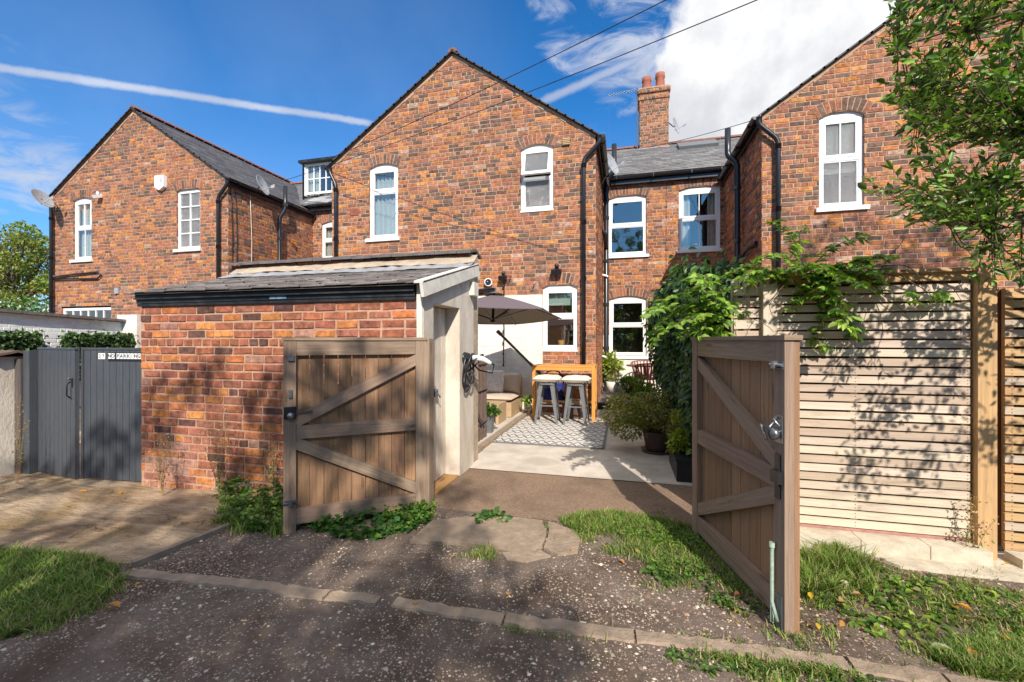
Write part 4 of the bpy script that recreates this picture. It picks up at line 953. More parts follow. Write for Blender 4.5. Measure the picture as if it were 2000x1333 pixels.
m.build('coping_tiles', 'gunmetal' if False else pmat('coping_tile', C(104, 98, 96), rough=.7, ns=9, na=.3, bump=.4, bs=40, big=.3, bigs=5, bigcol=C(70, 66, 62)), sh, bevel=.004)
m = MB(); m.box((-5.0, 3.455, 1.905), (SP1-.012, 3.496, 1.965)); m.box((-5.0, 3.47, 1.845), (SP1-.012, 3.4965, 1.901)); m.box((-5.0, 3.44, 1.885), (SP1-.012, 3.469, 1.9))
m.box((-5.0, 3.478, 1.815), (SP1-.012, 3.4962, 1.842)); fs = m.build('fascia', 'black_paint', sh, bevel=.004)
m = MB(); a = Q(524, 586, 3.45); m.box((a.x, 3.4645, 1.853), (a.x+.19, 3.4695, 1.898)); m.build('stuck_label', pmat('pale_blue_label', C(96, 132, 160), rough=.6, ns=25, na=.3, big=.5, bigs=25, bigcol=C(150, 170, 180)), fs)
m = MB(); A0, A1 = V((-1.655, 3.37, topz(3.37)-.03)), V((-1.655, 4.83, topz(4.83)-.03)); m.bar(A0, A1, .13, (0, 0, 1), .03); m.bar(A0+V((-.03, 0, .065)), A1+V((-.03, 0, .065)), .09, (1, 0, 0), .02)
m.build('verge_board', 'white_stone', sh, bevel=.004)
m = MB(); m.box((-1.72, 4.66, 1.97), (-1.64, 4.80, 2.12)); m.build('bracket', 'white_stone', sh, bevel=.005)

# =================================================================== TIMBER
def wc(base, j=.1): k = RND.uniform(1-j, 1+j); return tuple(c*k*RND.uniform(.97, 1.03) for c in base)
WG = C(152, 128, 108); WB = C(158, 122, 92); WS = C(214, 195, 174); WY = C(198, 162, 118)
def gate(label, H_, E_, side, seed):
    """H_ hinge xy, E_ free end xy; side=+1: frame face to the left of hinge->free direction"""
    H_, E_ = V((H_[0], H_[1], 0)), V((E_[0], E_[1], 0)); d = (E_-H_); L = d.length; d.normalize(); n = V((-d.y, d.x, 0))*side
    g = thing('timber_gate', label, 'gate', H_, 'open pair of timber yard gates'); U = V((0, 0, 1)); ft, bt = .045, .022
    def bx(name, s0, s1, z0, z1, n0, n1, col, par=g, bev=.003, mat='wood'):
        m = MB(); c = H_+d*(s0+s1)/2+n*(n0+n1)/2+U*(z0+z1)/2; ax = [d*(s1-s0)/2, n*(n1-n0)/2, U*(z1-z0)/2]; ax.sort(key=lambda q: -q.length); m.obox(c, *ax, col); return m.build(name, mat, par, bevel=bev)
    zb, zt = .05, 1.455
    m = MB(); nb = 9
    for k in range(nb):
        s0 = .07+(L-.14)*k/nb; s1 = .07+(L-.14)*(k+1)/nb-.004; c = H_+d*(s0+s1)/2+n*(-bt/2)+U*(zb+.02+zt)/2
        m.obox(c, U*(zt-zb-.02)/2, d*(s1-s0)/2, n*bt/2, wc(WB, .22))
    m.build('boards', 'wood', g, bevel=.003)
    bx('stile', 0, .085, .0+(.0 if side > 0 else .02), zt, 0, ft, wc(WG)); bx('stile', L-.085, L, -.02, zt, 0, ft, wc(WG))
    bx('end_batten', L-.03, L-.002, .0, zt, -.03, -.001, wc(WB)); bx('end_batten', .002, .03, .03, zt, -.03, -.001, wc(WB))
    bx('rail', .087, L-.087, zt-.115, zt-.001, .001, ft-.003, wc(WG)); bx('rail', .087, L-.087, .70, .80, .001, ft-.003, wc(WG)); bx('rail', .087, L-.087, zb, zb+.115, .001, ft-.003, wc(WG))
    for (sa, za, sb_, zb_) in ((.087, zt-.165, L-.12, .85), (.087, zb+.165, L-.12, .65)):
        m = MB(); a = H_+d*sa+U*za+n*(ft/2-.002); b = H_+d*sb_+U*zb_+n*(ft/2-.002)
        m.bar(a-(b-a)*.045, b+(b-a)*.05, .085, (0, 0, 1), ft-.008, wc(WG)); m.build('brace', 'wood', g, bevel=.003)
    m = MB(); m.obox(H_+d*L/2+n*.008+U*(zt+.012), d*(L/2+.012), n*.045, U*.012, wc(WG, .05)); m.build('cap_rail', 'wood', g, bevel=.004)
    def hw(name, s0, s1, z0, z1, n1, mat, off=0., bev=.002, par=g):
        return bx(name, s0, s1, z0, z1, ft+off, ft+off+n1, (1, 1, 1), par, bev, mat)
    def bolt(z, horiz=True, mat='greymetal'):
        b = hw('bolt', L-.085, L-.005, z-.02, z+.02, .004, mat); m = MB(); m.tube([H_+d*(L-.10)+n*(ft+.014)+U*z, H_+d*(L+.004)+n*(ft+.014)+U*z], .008, 8)
        m.obox(H_+d*(L-.05)+n*(ft+.02)+U*z, d*.012, n*.012, U*.018); m.tube([H_+d*(L-.07)+n*(ft+.014)+U*z, H_+d*(L-.07)+n*(ft+.035)+U*(z-.03)], .006, 6); m.build('bolt_bar', mat, b)
    return g, hw, bolt, d, n, L, H_, U, ft
g, hw, bolt, d, n, L, H_, U, ft = gate('left open timber gate leaning before the shed wall, black latch on its outer stile', (-1.655, 3.43), (-2.52, 2.79), 1, 1)
hw('staple', L-.075, L-.03, 1.30, 1.34, .02, 'greymetal'); hw('staple', L-.06, L-.035, 1.02, 1.08, .02, 'greymetal'); bolt(.22)
lk = hw('latch', L-.09, L-.005, .86, .95, .02, 'black', bev=.006); m = MB(); m.lathe(H_+d*(L-.05)+n*(ft+.02)+U*.885, [(.0001, .035), (.022, .03), (.026, .0), (.026, -.001)], 14, ax=n); m.tube([H_+d*(L-.09)+n*(ft+.012)+U*.905, H_+d*(L-.2)+n*(ft+.004)+U*.908], .009, 6); m.build('latch_bolt', 'greymetal', lk)
g, hw, bolt, d, n, L, H_, U, ft = gate('right open timber gate swung towards the viewer, silver hasp and tall drop bolt', (.541, 3.53), (.809, 2.42), -1, 2)
bolt(1.33); hs = hw('hasp', L-.07, L-.01, .94, 1.08, .006, 'greymetal'); m = MB()
m.lathe(H_+d*(L-.04)+n*(ft+.03)+U*.985, [(.0001, -.015), (.028, -.014), (.03, .012), (.0001, .015)], 14, ax=n)
m.tube([H_+d*(L-.04+.03*math.cos(t))+n*(ft+.02+.02*math.sin(t*2))+U*(1.03+.035*math.sin(t)) for t in np.linspace(0, 5.6, 12)], .007, 6)
m.tube([H_+d*(L-.07)+n*(ft+.02)+U*1.0, H_+d*(L-.12)+n*(ft+.05)+U*1.02, H_+d*(L-.07)+n*(ft+.05)+U*.95], .008, 6); m.build('padlock', 'greymetal', hs)
hw('latch', L-.065, L-.03, .66, .88, .012, 'black'); hw('latch', L-.075, L-.005, .74, .80, .028, 'black', .0005)
bp = hw('drop_bolt', L-.06, L-.015, .0, .18, .005, 'gunmetal'); m = MB()
q0 = H_+d*(L-.075)+n*(ft+.018); m.tube([q0+U*.02, q0+U*.40], .009, 8); m.tube([q0+U*.40, q0+U*.425], .014, 8); m.tube([q0+U*.12, q0+d*.03+n*.01+U*.11, q0+d*.045+U*.05], .009, 6)
m.build('bolt_rod', pmat('pale_green_steel', C(140, 158, 142), rough=.5, ns=40, na=.25, bump=.2), bp)
# hinge posts
def post(name, x0, y0, x1, y1, z0, z1, lbl, cat='post', col=WG, mat='wood', grp=None, bev=.004):
    m = MB(); m.box((x0, y0, z0), (x1, y1, z1), wc(col)); return tag(m.build(name, mat, bevel=bev), lbl, cat, grp)
post('gate_post', -1.698, 3.40, -1.60, 3.49, 0, 1.47, 'timber post between the left gate and the cream shed corner')
post('gate_post', .56, 3.50, .66, 3.60, 0, 1.46, 'timber hinge post of the right open gate beside the ivy')

# ---- slatted fences
def fence(label, p0, p1, q0, q1, z0, z1, pitch, sh_, col, battens, lean=0., back=True, mat='slat'):
    a, b = V((p0, q0, 0)), V((p1, q1, 0)); d = (b-a); L = d.length; d.normalize(); n = V((d.y, -d.x, 0)); U = V((0, 0, 1))
    t = thing('slatted_fence', label, 'fence', a); m = MB(); k = int((z1-z0)/pitch)
    for i in range(k):
        z = z0+pitch*i+sh_/2+RND.uniform(-.0015, .0015); lo = lean*L
        c = (a+b)/2+U*(z+lean*L*.5)+n*.01; e = d*(L/2)+U*(lean*L/2+RND.uniform(-.002, .002)); m.obox(c, e, U*sh_/2, n*.009, wc(col if RND.random() > .25 else C(194, 174, 152), .09))
    m.build('slats', mat, t, bevel=.002); m = MB()
    for i in range(k):
        for s in battens:
            for dz_ in (.012, -.012): c = a+d*(L*s)+U*(z0+pitch*i+sh_/2+lean*L*s+dz_)+n*.0195; m.obox(c, U*.0028, d*.0028, n*.0012)
    m.build('screws', 'gunmetal', t)
    for s in battens:
        m = MB(); c = a+d*(L*s)+U*((z0+z1)/2+lean*L*s)-n*.017; m.obox(c, U*(z1-z0)/2, d*.022, n*.017, wc(col)); m.build('batten', mat, t)
    if back:
        m = MB(); nb = int(L/.13)
        for i in range(nb): c = a+d*(L*(i+.5)/nb)+U*((z0+z1)/2+lean*L*.5)-n*.05; m.obox(c, U*(z1-z0)/2, d*(L/nb/2-.002), n*.009, wc(C(128, 92, 62), .1))
        m.build('backing_boards', 'wood', t)
    return t
def fz2(x, y, q): return Q(x, y, q)
fence('pale slatted fence panel with thin gaps behind the right gate', 1.078, 2.238, 3.59, 3.59, .135, 1.865, .0635, .050, WS, (.02, .43, .985))
fence('bright slatted panel beyond the thick fence post at the right edge', 2.44, 4.3, 3.62, 3.62, .07, 1.80, .064, .047, WY, (.02, .3, .6), back=True)
fence('short high slatted panel beside the vine, left of the narrow post', .80, .985, 3.60, 3.60, 1.05, 1.915, .082, .067, WS, (.05, .5))
post('fence_post', 2.25, 3.53, 2.352, 3.64, 0, 1.945, 'thick tall timber post between the two long slatted panels', 'post', C(196, 160, 116), 'slat')
post('fence_post', .985, 3.535, 1.075, 3.61, .3, 1.90, 'narrow pale post among vine leaves between short and long panels', 'post', WS, 'slat')
m = MB(); m.box((1.08, 3.57, 1.86), (2.28, 3.63, 1.915), wc(WY)); m.box((1.08, 3.545, 1.916), (2.40, 3.655, 1.94), wc(WY)); tag(m.build('fence_rail', 'slat', bevel=.004), 'long timber top rail above the pale slatted panel', 'rail')
# pale kerb under the fence
for i, (a, b) in enumerate(((.83, 1.55), (1.555, 1.94), (1.945, 2.27), (2.42, 2.85), (2.86, 4.2))):
    m = MB(); m.box((a, 3.44, -.02), (b, 3.58, .105+(.0 if i < 3 else -.03))); tag(m.build('kerb_stone', 'palestone', bevel=.018), kind='structure')
m = MB(); m.box((.85, 3.585, .0), (2.3, 3.7, .13)); tag(m.build('kerb_stone', pmat('red_brick_base', C(176, 130, 118), rough=.9, ns=20, na=.2, bump=.4)), kind='structure')

# ---- grey double gates
def greyleaf(lbl, a, b, z0, z1, seed, sign=False):
    a, b = V((a[0], a[1], 0)), V((b[0], b[1], 0)); d = b-a; L = d.length; d.normalize(); n = V((d.y, -d.x, 0)); U = V((0, 0, 1))
    t = thing('boarded_gate', lbl, 'gate', a, 'grey boarded driveway gates'); m = MB(); k = 9
    for i in range(k):
        s0, s1 = .005+(L-.01)*i/k, .005+(L-.01)*(i+1)/k-.006; m.obox(a+d*(s0+s1)/2+U*(z0+z1)/2, U*(z1-z0)/2, d*(s1-s0)/2, n*.012)
    m.build('boards', 'greygate', t, bevel=.003)
    m = MB(); m.obox((a+b)/2+U*((z0+z1)/2)-n*.018, d*L/2, U*(z1-z0)/2, n*.005); m.obox((a+b)/2+U*(z1+.01)-n*.004, d*L/2, n*.025, U*.011); m.build('frame', 'greygate', t, bevel=.002)
    return t, a, d, n, L, U
GZ0, GZ1 = -.07, 1.315+.04
t, a, d, n, L, U = greyleaf('left leaf of the grey boarded gates, handle on its right edge', (-6.62, 3.55), (-5.86, 3.46), GZ0, GZ1, 1)
m = MB(); h = a+d*(L-.06)+n*.03; m.tube([h+U*1.0, h+n*.03+U*.97, h+n*.03+U*.85, h+U*.82], .008, 8); m.obox(h+U*.99-n*.012, U*.05, d*.012, n*.004); m.tube([h+U*1.02, h+n*.03+d*.03+U*1.04], .006, 6); m.build('handle', 'black', t)
t, a, d, n, L, U = greyleaf('right leaf of the grey boarded gates carrying the NO PARKING sign', (-5.83, 3.52), (-5.03, 3.57), GZ0-.0, GZ1, 2)
def text(s, c, ex, up, nrm_, size, mat, par, name='lettering'):
    cu = bpy.data.curves.new('t', 'FONT'); cu.body = s; cu.size = size; cu.align_x = 'CENTER'; cu.align_y = 'CENTER'; cu.extrude = .0008; cu.offset = .0008
    o = bpy.data.objects.new('t', cu); COL.objects.link(o); dg = bpy.context.evaluated_depsgraph_get(); me = bpy.data.meshes.new_from_object(o.evaluated_get(dg))
    bpy.data.objects.remove(o); me.materials.clear(); me.materials.append(MT[mat]); ob = bpy.data.objects.new(name, me); COL.objects.link(ob)
    M = Matrix((ex, up, nrm_)).transposed().to_4x4(); M.translation = c; ob.matrix_world = M; ob.location = c; ob.rotation_euler = M.to_euler()
    setparent(ob, par) ; return ob
sg = thing('parking_sign', 'small white letter tiles 27 NO PARKING on the grey gate', 'sign', a+d*.3+U*1.25)
def tile(ch, s, z, w=.038, h=.06):
    c = a+d*s+n*.0195+U*z; m = MB(); m.obox(c, U*h/2, d*w/2, n*.003); tl = m.build('letter_tile', 'white_paint', sg, bevel=.001)
    text(ch, c+n*.004, d, U, n, .052, 'black', tl)
tile('2', .235, GZ1-.072, .045, .065); tile('7', .28, GZ1-.072, .045, .065)
m = MB(); m.obox(a+d*.57+n*.0145+U*(GZ1-.078), d*.235, U*.048, n*.0022); m.build('backing_plate', 'black', sg)
s = .365
for ch in 'NO PARKING':
    if ch != ' ': tile(ch, s, GZ1-.07)
    s += .047 if ch != ' ' else .02
post('gate_post', -6.74, 3.47, -6.64, 3.58, -.12, 1.34, 'dark grey post left of the grey boarded gates', col=(1, 1, 1), mat='greygate')
m = MB(); m.box((-5.865, 3.50, -.1), (-5.835, 3.56, 1.38)); tag(m.build('gate_stop', 'greygate'), 'narrow grey upright between the two grey gate leaves', 'gate stop')
m = MB(); m.box((-7.35, 3.25, -.15), (-6.85, 3.62, 1.27)); w1 = thing('rendered_pier', 'cream rendered pier with brown coping at the far left edge', 'pier', (-7.1, 3.4, 0)); m.build('pier', 'render', w1, bevel=.01)
m = MB(); m.face([(-7.42, 3.18, 1.27), (-6.79, 3.18, 1.27), (-6.79, 3.70, 1.27), (-7.42, 3.70, 1.27)]); m.obox((-7.1, 3.31, 1.30), (.33, 0, 0), (0, .13, .03), (0, -.005, .012)); m.obox((-7.1, 3.57, 1.30), (.33, 0, 0), (0, .13, -.03), (0, .005, .012)); m.build('coping', pmat('brown_coping', C(112, 88, 78), rough=.8, ns=15, na=.3, bump=.5), w1)
m = MB(); m.box((-6.85, 3.45, -.12), (-6.75, 3.58, 1.24), wc(C(90, 84, 80))); tag(m.build('gate_post', 'wood', bevel=.004), 'weathered old post between the cream pier and grey post', 'post')

# ---- whitewashed boundary wall on the left
BW = thing('boundary_wall', 'whitewashed brick boundary wall with dark stone coping behind the grey gates', 'wall', (-12.5, 6, 0))
pl = Plane((-12.45, 3.7, 0), (0, 1, 0), (1, 0, 0)); bb, bm = MB(), MB(); ln = 8.6-3.7
def bwz(s): return 2.17+.0-(s/ln)*.27
brickwall(bb, bm, pl, [(0, -.2), (ln, -.2), (ln, bwz(ln)), (0, bwz(0))], [], 91, GREY_PAL, prot=.006, jit=.004)
bm.c = [(.78, .76, .73)]*len(bm.c); w_ = bb.build('wall', 'whitewash', BW); bm.build('mortar', 'whitewash', w_)
m = MB()
for i in range(13):
    s0 = i*ln/13; s1 = s0+ln/13-.012; m.obox((-12.5, 3.7+(s0+s1)/2, bwz((s0+s1)/2)+.045+RND.uniform(-.01, .01)), (0, (s1-s0)/2, -.010), (.2, 0, 0), (0, 0, .03))
m.build('coping', pmat('dark_coping', C(112, 106, 104), rough=.85, ns=9, na=.3, bump=.6, bs=30, big=.4, bigs=3, bigcol=C(70, 66, 62)), BW, bevel=.012)
m = MB(); m.box((-12.62, 8.3, -.1), (-11.95, 8.62, 2.12)); m.build('pier', 'white_stone', BW, bevel=.01)
# yard boundary wall on the right
YW = thing('yard_wall', 'white rendered wall largely under ivy along the right side of the yard', 'wall', (.85, 6, 0))
m = MB(); m.box((.74, 3.7, -.05), (.92, 9.3, 1.05)); m.box((.74, 8.0, 1.05), (.90, 9.3, 1.75)); m.build('wall', 'render', YW, bevel=.01)
m = MB()
for i in range(34): m.box((.93, 3.72+i*.165, .2), (.95, 3.72+i*.165+.155, 1.88), wc(C(128, 100, 74)))
tag(m.build('board_fence', 'wood'), 'dark board fence hidden behind the ivy on the yard wall', 'fence')
# =================================================================== YARD FURNITURE
def cushion(name, c, a, b, t, mat, parent=None, puff=1., n=14, tufts=0):
    """soft pillow: half vectors a, b, half thickness vector t"""
    c, a, b, t = V(c), V(a), V(b), V(t); m = MB()
    def pt(u, v, s):
        e = (1-abs(u)**4)*(1-abs(v)**4); k = 1-.07*(1-abs(v)**2)*abs(u)-.0; k2 = 1-.07*(1-abs(u)**2)*abs(v)
        return c+a*u*k2*1.0+b*v*k+t*(s*(e**.5)*(1+.06*math.sin(u*7+v*5)))
    for s in (1, -1):
        for i in range(n):
            for j in range(n):
                u0, u1, v0, v1 = -1+2*i/n, -1+2*(i+1)/n, -1+2*j/n, -1+2*(j+1)/n
                q = [pt(u0, v0, s), pt(u1, v0, s), pt(u1, v1, s), pt(u0, v1, s)]
                m.face(q if s > 0 else q[::-1], None, (1, 1, 1), True)
    return m.build(name, mat, parent)
# rug
def rugmat():
    m, N = newmat('rug_weave'); v = N.n('ShaderNodeTexCoord').outputs['Object']; s = N.n('ShaderNodeSeparateXYZ', {0: v})
    fr = lambda x, sc_: N.math('SUBTRACT', N.math('FRACT', N.math('MULTIPLY', x, sc_)), .5)
    u, w_ = fr(s.outputs[0], 1/.125), fr(s.outputs[1], 1/.31)
    w2 = N.math('MULTIPLY', w_, 1.35)
    X = N.math('ABSOLUTE', N.math('SUBTRACT', N.math('ABSOLUTE', u), N.math('ABSOLUTE', w2)))
    inb = N.math('LESS_THAN', N.math('ABSOLUTE', w2), .5)
    dk = N.math('MULTIPLY', N.math('LESS_THAN', X, .10), inb)
    fine = N.math('LESS_THAN', N.math('ABSOLUTE', fr(s.outputs[1], 1/.0155)), .16); fine = N.math('MULTIPLY', fine, N.math('SUBTRACT', 1., inb))
    arc = N.math('LESS_THAN', N.math('ABSOLUTE', N.math('SUBTRACT', N.math('ABSOLUTE', w2), .42)), .035)
    d = N.math('MAXIMUM', dk, N.math('MAXIMUM', N.math('MULTIPLY', fine, .35), N.math('MULTIPLY', arc, .5)))
    nz = N.noise(v, 60, 3, .6); d = N.math('MULTIPLY', d, N.n('ShaderNodeMapRange', {0: nz, 1: .2, 2: .6, 3: .55, 4: 1.}).outputs[0])
    c = N.mix(d, C(214, 208, 200), C(62, 60, 66))
    b = N.n('ShaderNodeBump', {'Strength': .4, 'Distance': .003, 'Height': N.noise(v, 300, 2, .5)})
    p = N.n('ShaderNodeBsdfPrincipled', {'Base Color': c, 'Roughness': .95, 'Normal': b.outputs[0]}); N.n('ShaderNodeOutputMaterial', {'Surface': p.outputs[0]}); MT['rug'] = m
rugmat()
rug = thing('outdoor_rug', 'flat outdoor rug with rows of dark crosses before the bar table', 'rug', (-1.05, 6.9, .02))
m = MB(); nx_, ny_ = 20, 26; x0, x1, y0, y1 = -1.83, -.27, 5.9, 7.75
def rz(x, y): return .024+.0015*math.sin(x*9+y*4)+(.004*max(0, 1-(x-x0)/.12) if y < 6.6 else 0)
for i in range(nx_):
    for j in range(ny_):
        a, b, c, e = x0+(x1-x0)*i/nx_, x0+(x1-x0)*(i+1)/nx_, y0+(y1-y0)*j/ny_, y0+(y1-y0)*(j+1)/ny_
        m.face([(a, c, rz(a, c)), (b, c, rz(b, c)), (b, e, rz(b, e)), (a, e, rz(a, e))], None, (1, 1, 1), True)
m.build('rug', 'rug', rug)
m = MB()
for (a, b) in (((x0, y0), (x1, y0)), ((x1, y0), (x1, y1)), ((x0, y1), (x1, y1)), ((x0, y0), (x0, y1))): m.bar((a[0], a[1], .024), (b[0], b[1], .024), .03, (0, 0, 1), .03) if False else m.obox(((a[0]+b[0])/2, (a[1]+b[1])/2, .0245), ((b[0]-a[0])/2, (b[1]-a[1])/2, 0), V((-(b[1]-a[1]), b[0]-a[0], 0)).normalized()*.018, (0, 0, .0045))
m.build('binding', pmat('rug_binding', C(120, 122, 126), rough=.9), rug)
# bar table
bt = thing('bar_table', 'tall oiled-wood bar table against the brick corner', 'bar table', (-1.07, 8.1, 0))
x0, x1, y0, y1, h = -1.64, -.50, 7.86, 8.40, 1.0; YW_ = (1, 1, 1)
m = MB(); m.box((x0, y0, h-.022), (x1, y0+.055, h), YW_); m.box((x0, y1-.055, h-.022), (x1, y1, h), YW_)
for i in range(7): m.box((x0+.06+i*(x1-x0-.12)/7+.003, y0+.058, h-.02), (x0+.06+(i+1)*(x1-x0-.12)/7-.003, y1-.058, h-.002), YW_)
m.box((x0, y0+.0555, h-.022), (x0+.057, y1-.0555, h-.001), YW_); m.box((x1-.057, y0+.0555, h-.022), (x1, y1-.0555, h-.001), YW_)
m.build('tabletop', 'yellow_wood', bt, bevel=.003)
m = MB(); m.box((x0+.06, y0+.008, h-.085), (x1-.06, y0+.03, h-.0225)); m.box((x0+.06, y1-.03, h-.085), (x1-.06, y1-.008, h-.0225)); m.box((x0+.06, (y0+y1)/2-.02, .30), (x1-.06, (y0+y1)/2+.02, .34)); m.box((x0+.008, y0+.06, .28), (x0+.03, y1-.06, .33)); m.box((x1-.03, y0+.06, .28), (x1-.008, y1-.06, .33))
m.build('rails', 'yellow_wood', bt, bevel=.003)
for x in (x0, x1-.058):
    for y in (y0, y1-.058): m = MB(); m.box((x, y, .0), (x+.058, y+.058, h-.0225)); m.build('leg', 'yellow_wood', bt, bevel=.003)
# stools
def stool(cx, cy, rz_, lbl):
    t = thing('bar_stool', lbl, 'bar stool', (cx, cy, 0), 'metal stools at the bar table'); t.rotation_euler = (0, 0, rz_)
    m = MB(); R_ = Matrix.Rotation(rz_, 4, 'Z'); T = lambda x, y, z: V((cx, cy, 0))+R_@V((x, y, z)); z = .735
    k = [(.155*math.copysign(abs(math.cos(a))**.45, math.cos(a)), .155*math.copysign(abs(math.sin(a))**.45, math.sin(a))) for a in np.linspace(0, 2*math.pi, 33)[:-1]]
    m.face([T(x, y, z) for x, y in k])
    for i in range(32): (a, b), (c, e) = k[i], k[(i+1) % 32]; m.face([T(a, b, z), T(c, e, z), T(c*1.04, e*1.04, z-.045), T(a*1.04, b*1.04, z-.045)])
    m.build('seat', 'gunmetal', t)
    for sx_ in (-1, 1):
        for sy in (-1, 1):
            m = MB(); a, b = (.135*sx_, .135*sy, z-.03), (.205*sx_, .205*sy, .0); w0, w1 = .038, .016
            for (ux, uy) in ((1, 0), (0, 1)):
                ta = [T(a[0]-sx_*ux*w0*2, a[1]-sy*uy*w0*2, a[2]), T(a[0]+.0, a[1]+.0, a[2])]; tb = [T(b[0]-sx_*ux*w1*2, b[1]-sy*uy*w1*2, 0), T(b[0], b[1], 0)]
                q = [ta[0], ta[1], tb[1], tb[0]]; m.face(q); nn = (q[1]-q[0]).cross(q[3]-q[0]).normalized()*.004; m.face([p-nn for p in q][::-1])
            m.build('leg', 'gunmetal', t)
    m = MB(); e = .172; zz = .33
    for (a, b) in (((-e, -e), (e, -e)), ((e, -e), (e, e)), ((e, e), (-e, e)), ((-e, e), (-e, -e))): m.bar(T(a[0], a[1], zz), T(b[0], b[1], zz), .022, (0, 0, 1), .008)
    m.build('foot_rail', 'gunmetal', t)
    m = MB()
    for (a, b) in (((-.14, -.14), (.14, .14)), ((.14, -.14), (-.14, .14))): m.tube([T(a[0], a[1], z-.06), T(0, 0, z-.10), T(b[0], b[1], z-.06)], .007, 6)
    m.build('brace', 'gunmetal', t); return T, z
for cx, cy, rz_, l1, l2 in ((-1.31, 7.60, .03, 'left metal bar stool under the bar table', 'cream fringed cushion on the left bar stool'), (-.80, 7.58, -.05, 'right metal bar stool under the bar table', 'cream fringed cushion on the right bar stool')):
    T, z = stool(cx, cy, rz_, l1)
    cu = thing('seat_cushion', l2, 'cushion', (cx, cy, z), 'cushions on the bar stools')
    cushion('cushion', T(0, 0, z+.058), T(.235, 0, 0)-T(0, 0, 0), T(0, .235, 0)-T(0, 0, 0), (0, 0, .06), 'cream_cloth', cu)
    m = MB()
    for i in range(15):
        for s_ in (-1, 1):
            x = -.23+.46*i/14; p = T(x, .232*s_, z+.058); m.tube([p, p+V((RND.uniform(-.01, .01), .012*s_, -.04-RND.random()*.03))], .0025, 4)
            p = T(.232*s_, x, z+.058); m.tube([p, p+V((.014*s_, RND.uniform(-.01, .01), -.04-RND.random()*.03))], .0025, 4)
    m.build('fringe', 'cream_cloth', cu)
# things under the bar table
bag = thing('storage_bag', 'dark blue cloth bag hanging under the bar table behind the left stool', 'bag', (-1.33, 8.3, .3))
cushion('bag_body', (-1.30, 8.22, .52), (.2, .0, .0), (0, .02, .27), (0, .1, 0), 'blue_cloth', bag)
m = MB(); m.tube([(-1.45, 8.2, .74), (-1.42, 8.18, .86), (-1.3, 8.18, .9), (-1.18, 8.18, .86), (-1.15, 8.2, .74)], .014, 6); m.build('handle', 'blue_cloth', bag)
cr = thing('wicker_basket', 'brown wicker basket on the ground under the bar table', 'basket', (-.95, 8.25, 0)); m = MB(); m.box((-1.12, 8.08, .02), (-.78, 8.38, .3)); m.build('basket', 'brown_screen', cr, bevel=.02)
m = MB(); m.box((-1.14, 8.06, .30), (-.76, 8.4, .34)); m.build('lid', 'rattan', cr, bevel=.01)
hs_ = thing('garden_hose', 'coiled dark hose on the ground by the right leg of the bar table', 'hose', (-.72, 8.2, 0)); m = MB()
m.tube([(-.72+.13*math.cos(t_)*(1-t_*.004), 8.2+.05*math.sin(t_)+.0, .16+.12*math.sin(t_+.3)+.004*t_) for t_ in np.linspace(0, 25, 90)], .011, 6); m.build('hose', 'black', hs_)
# corner sofa and coffee table
so = thing('rattan_sofa', 'low beige rattan sofa with pale cushions against the cream wall', 'sofa', (-2.8, 8.0, .075))
m = MB(); m.box((-3.9, 7.56, .085), (-1.96, 8.3, .34)); m.build('base', 'rattan', so, bevel=.012)
m = MB(); m.box((-3.9, 8.32, .085), (-1.96, 8.44, .74)); m.build('backrest', 'rattan', so, bevel=.015)
cushion('seat_pad', (-2.45, 7.93, .40), (.5, 0, 0), (0, .40, 0), (0, 0, .065), 'beige_cloth', so); cushion('seat_pad', (-3.42, 7.93, .40), (.48, 0, 0), (0, .40, 0), (0, 0, .065), 'beige_cloth', so)
cushion('back_pad', (-2.2, 8.2, .63), (.26, 0, 0), (0, .05, .19), (0, .1, -.02), 'beige_cloth', so); cushion('back_pad', (-3.2, 8.2, .63), (.5, 0, 0), (0, .05, .19), (0, .1, -.02), 'beige_cloth', so)
pc = thing('scatter_cushion', 'cream cushion with pale brown flecks standing on the rattan sofa', 'cushion', (-2.5, 8.02, .46)); cushion('cushion', (-2.47, 8.0, .67), (.24, .03, .0), (-.0, .07, .21), (.01, .085, -.02), 'fleck_cloth', pc)
ct = thing('coffee_table', 'low beige rattan coffee table in front of the sofa', 'table', (-2.35, 7.2, .075))
m = MB(); m.box((-2.85, 6.88, .37), (-2.0, 7.36, .40)); m.build('tabletop', 'rattan', ct, bevel=.006)
for x in (-2.85, -2.05): m = MB(); m.box((x, 6.88, .08), (x+.05, 7.36, .369)); m.build('leg', 'rattan', ct, bevel=.006)
# screen and planter by the shed corner
rs_ = thing('reed_screen', 'dark brown woven screen standing beyond the shed corner', 'screen', (-1.93, 5.6, .07)); m = MB()
for k in range(36): m.tube([(-1.93+.006*math.sin(k), 5.12+k*.025, .075), (-1.93+.006*math.sin(k), 5.12+k*.025, 1.22+RND.uniform(-.01, .01))], .012, 6)
m.build('reeds', 'brown_screen', rs_)
m = MB()
for z in (.3, .75, 1.12): m.box((-1.916, 5.12, z), (-1.908, 6.01, z+.012))
m.build('binding', 'black', rs_)
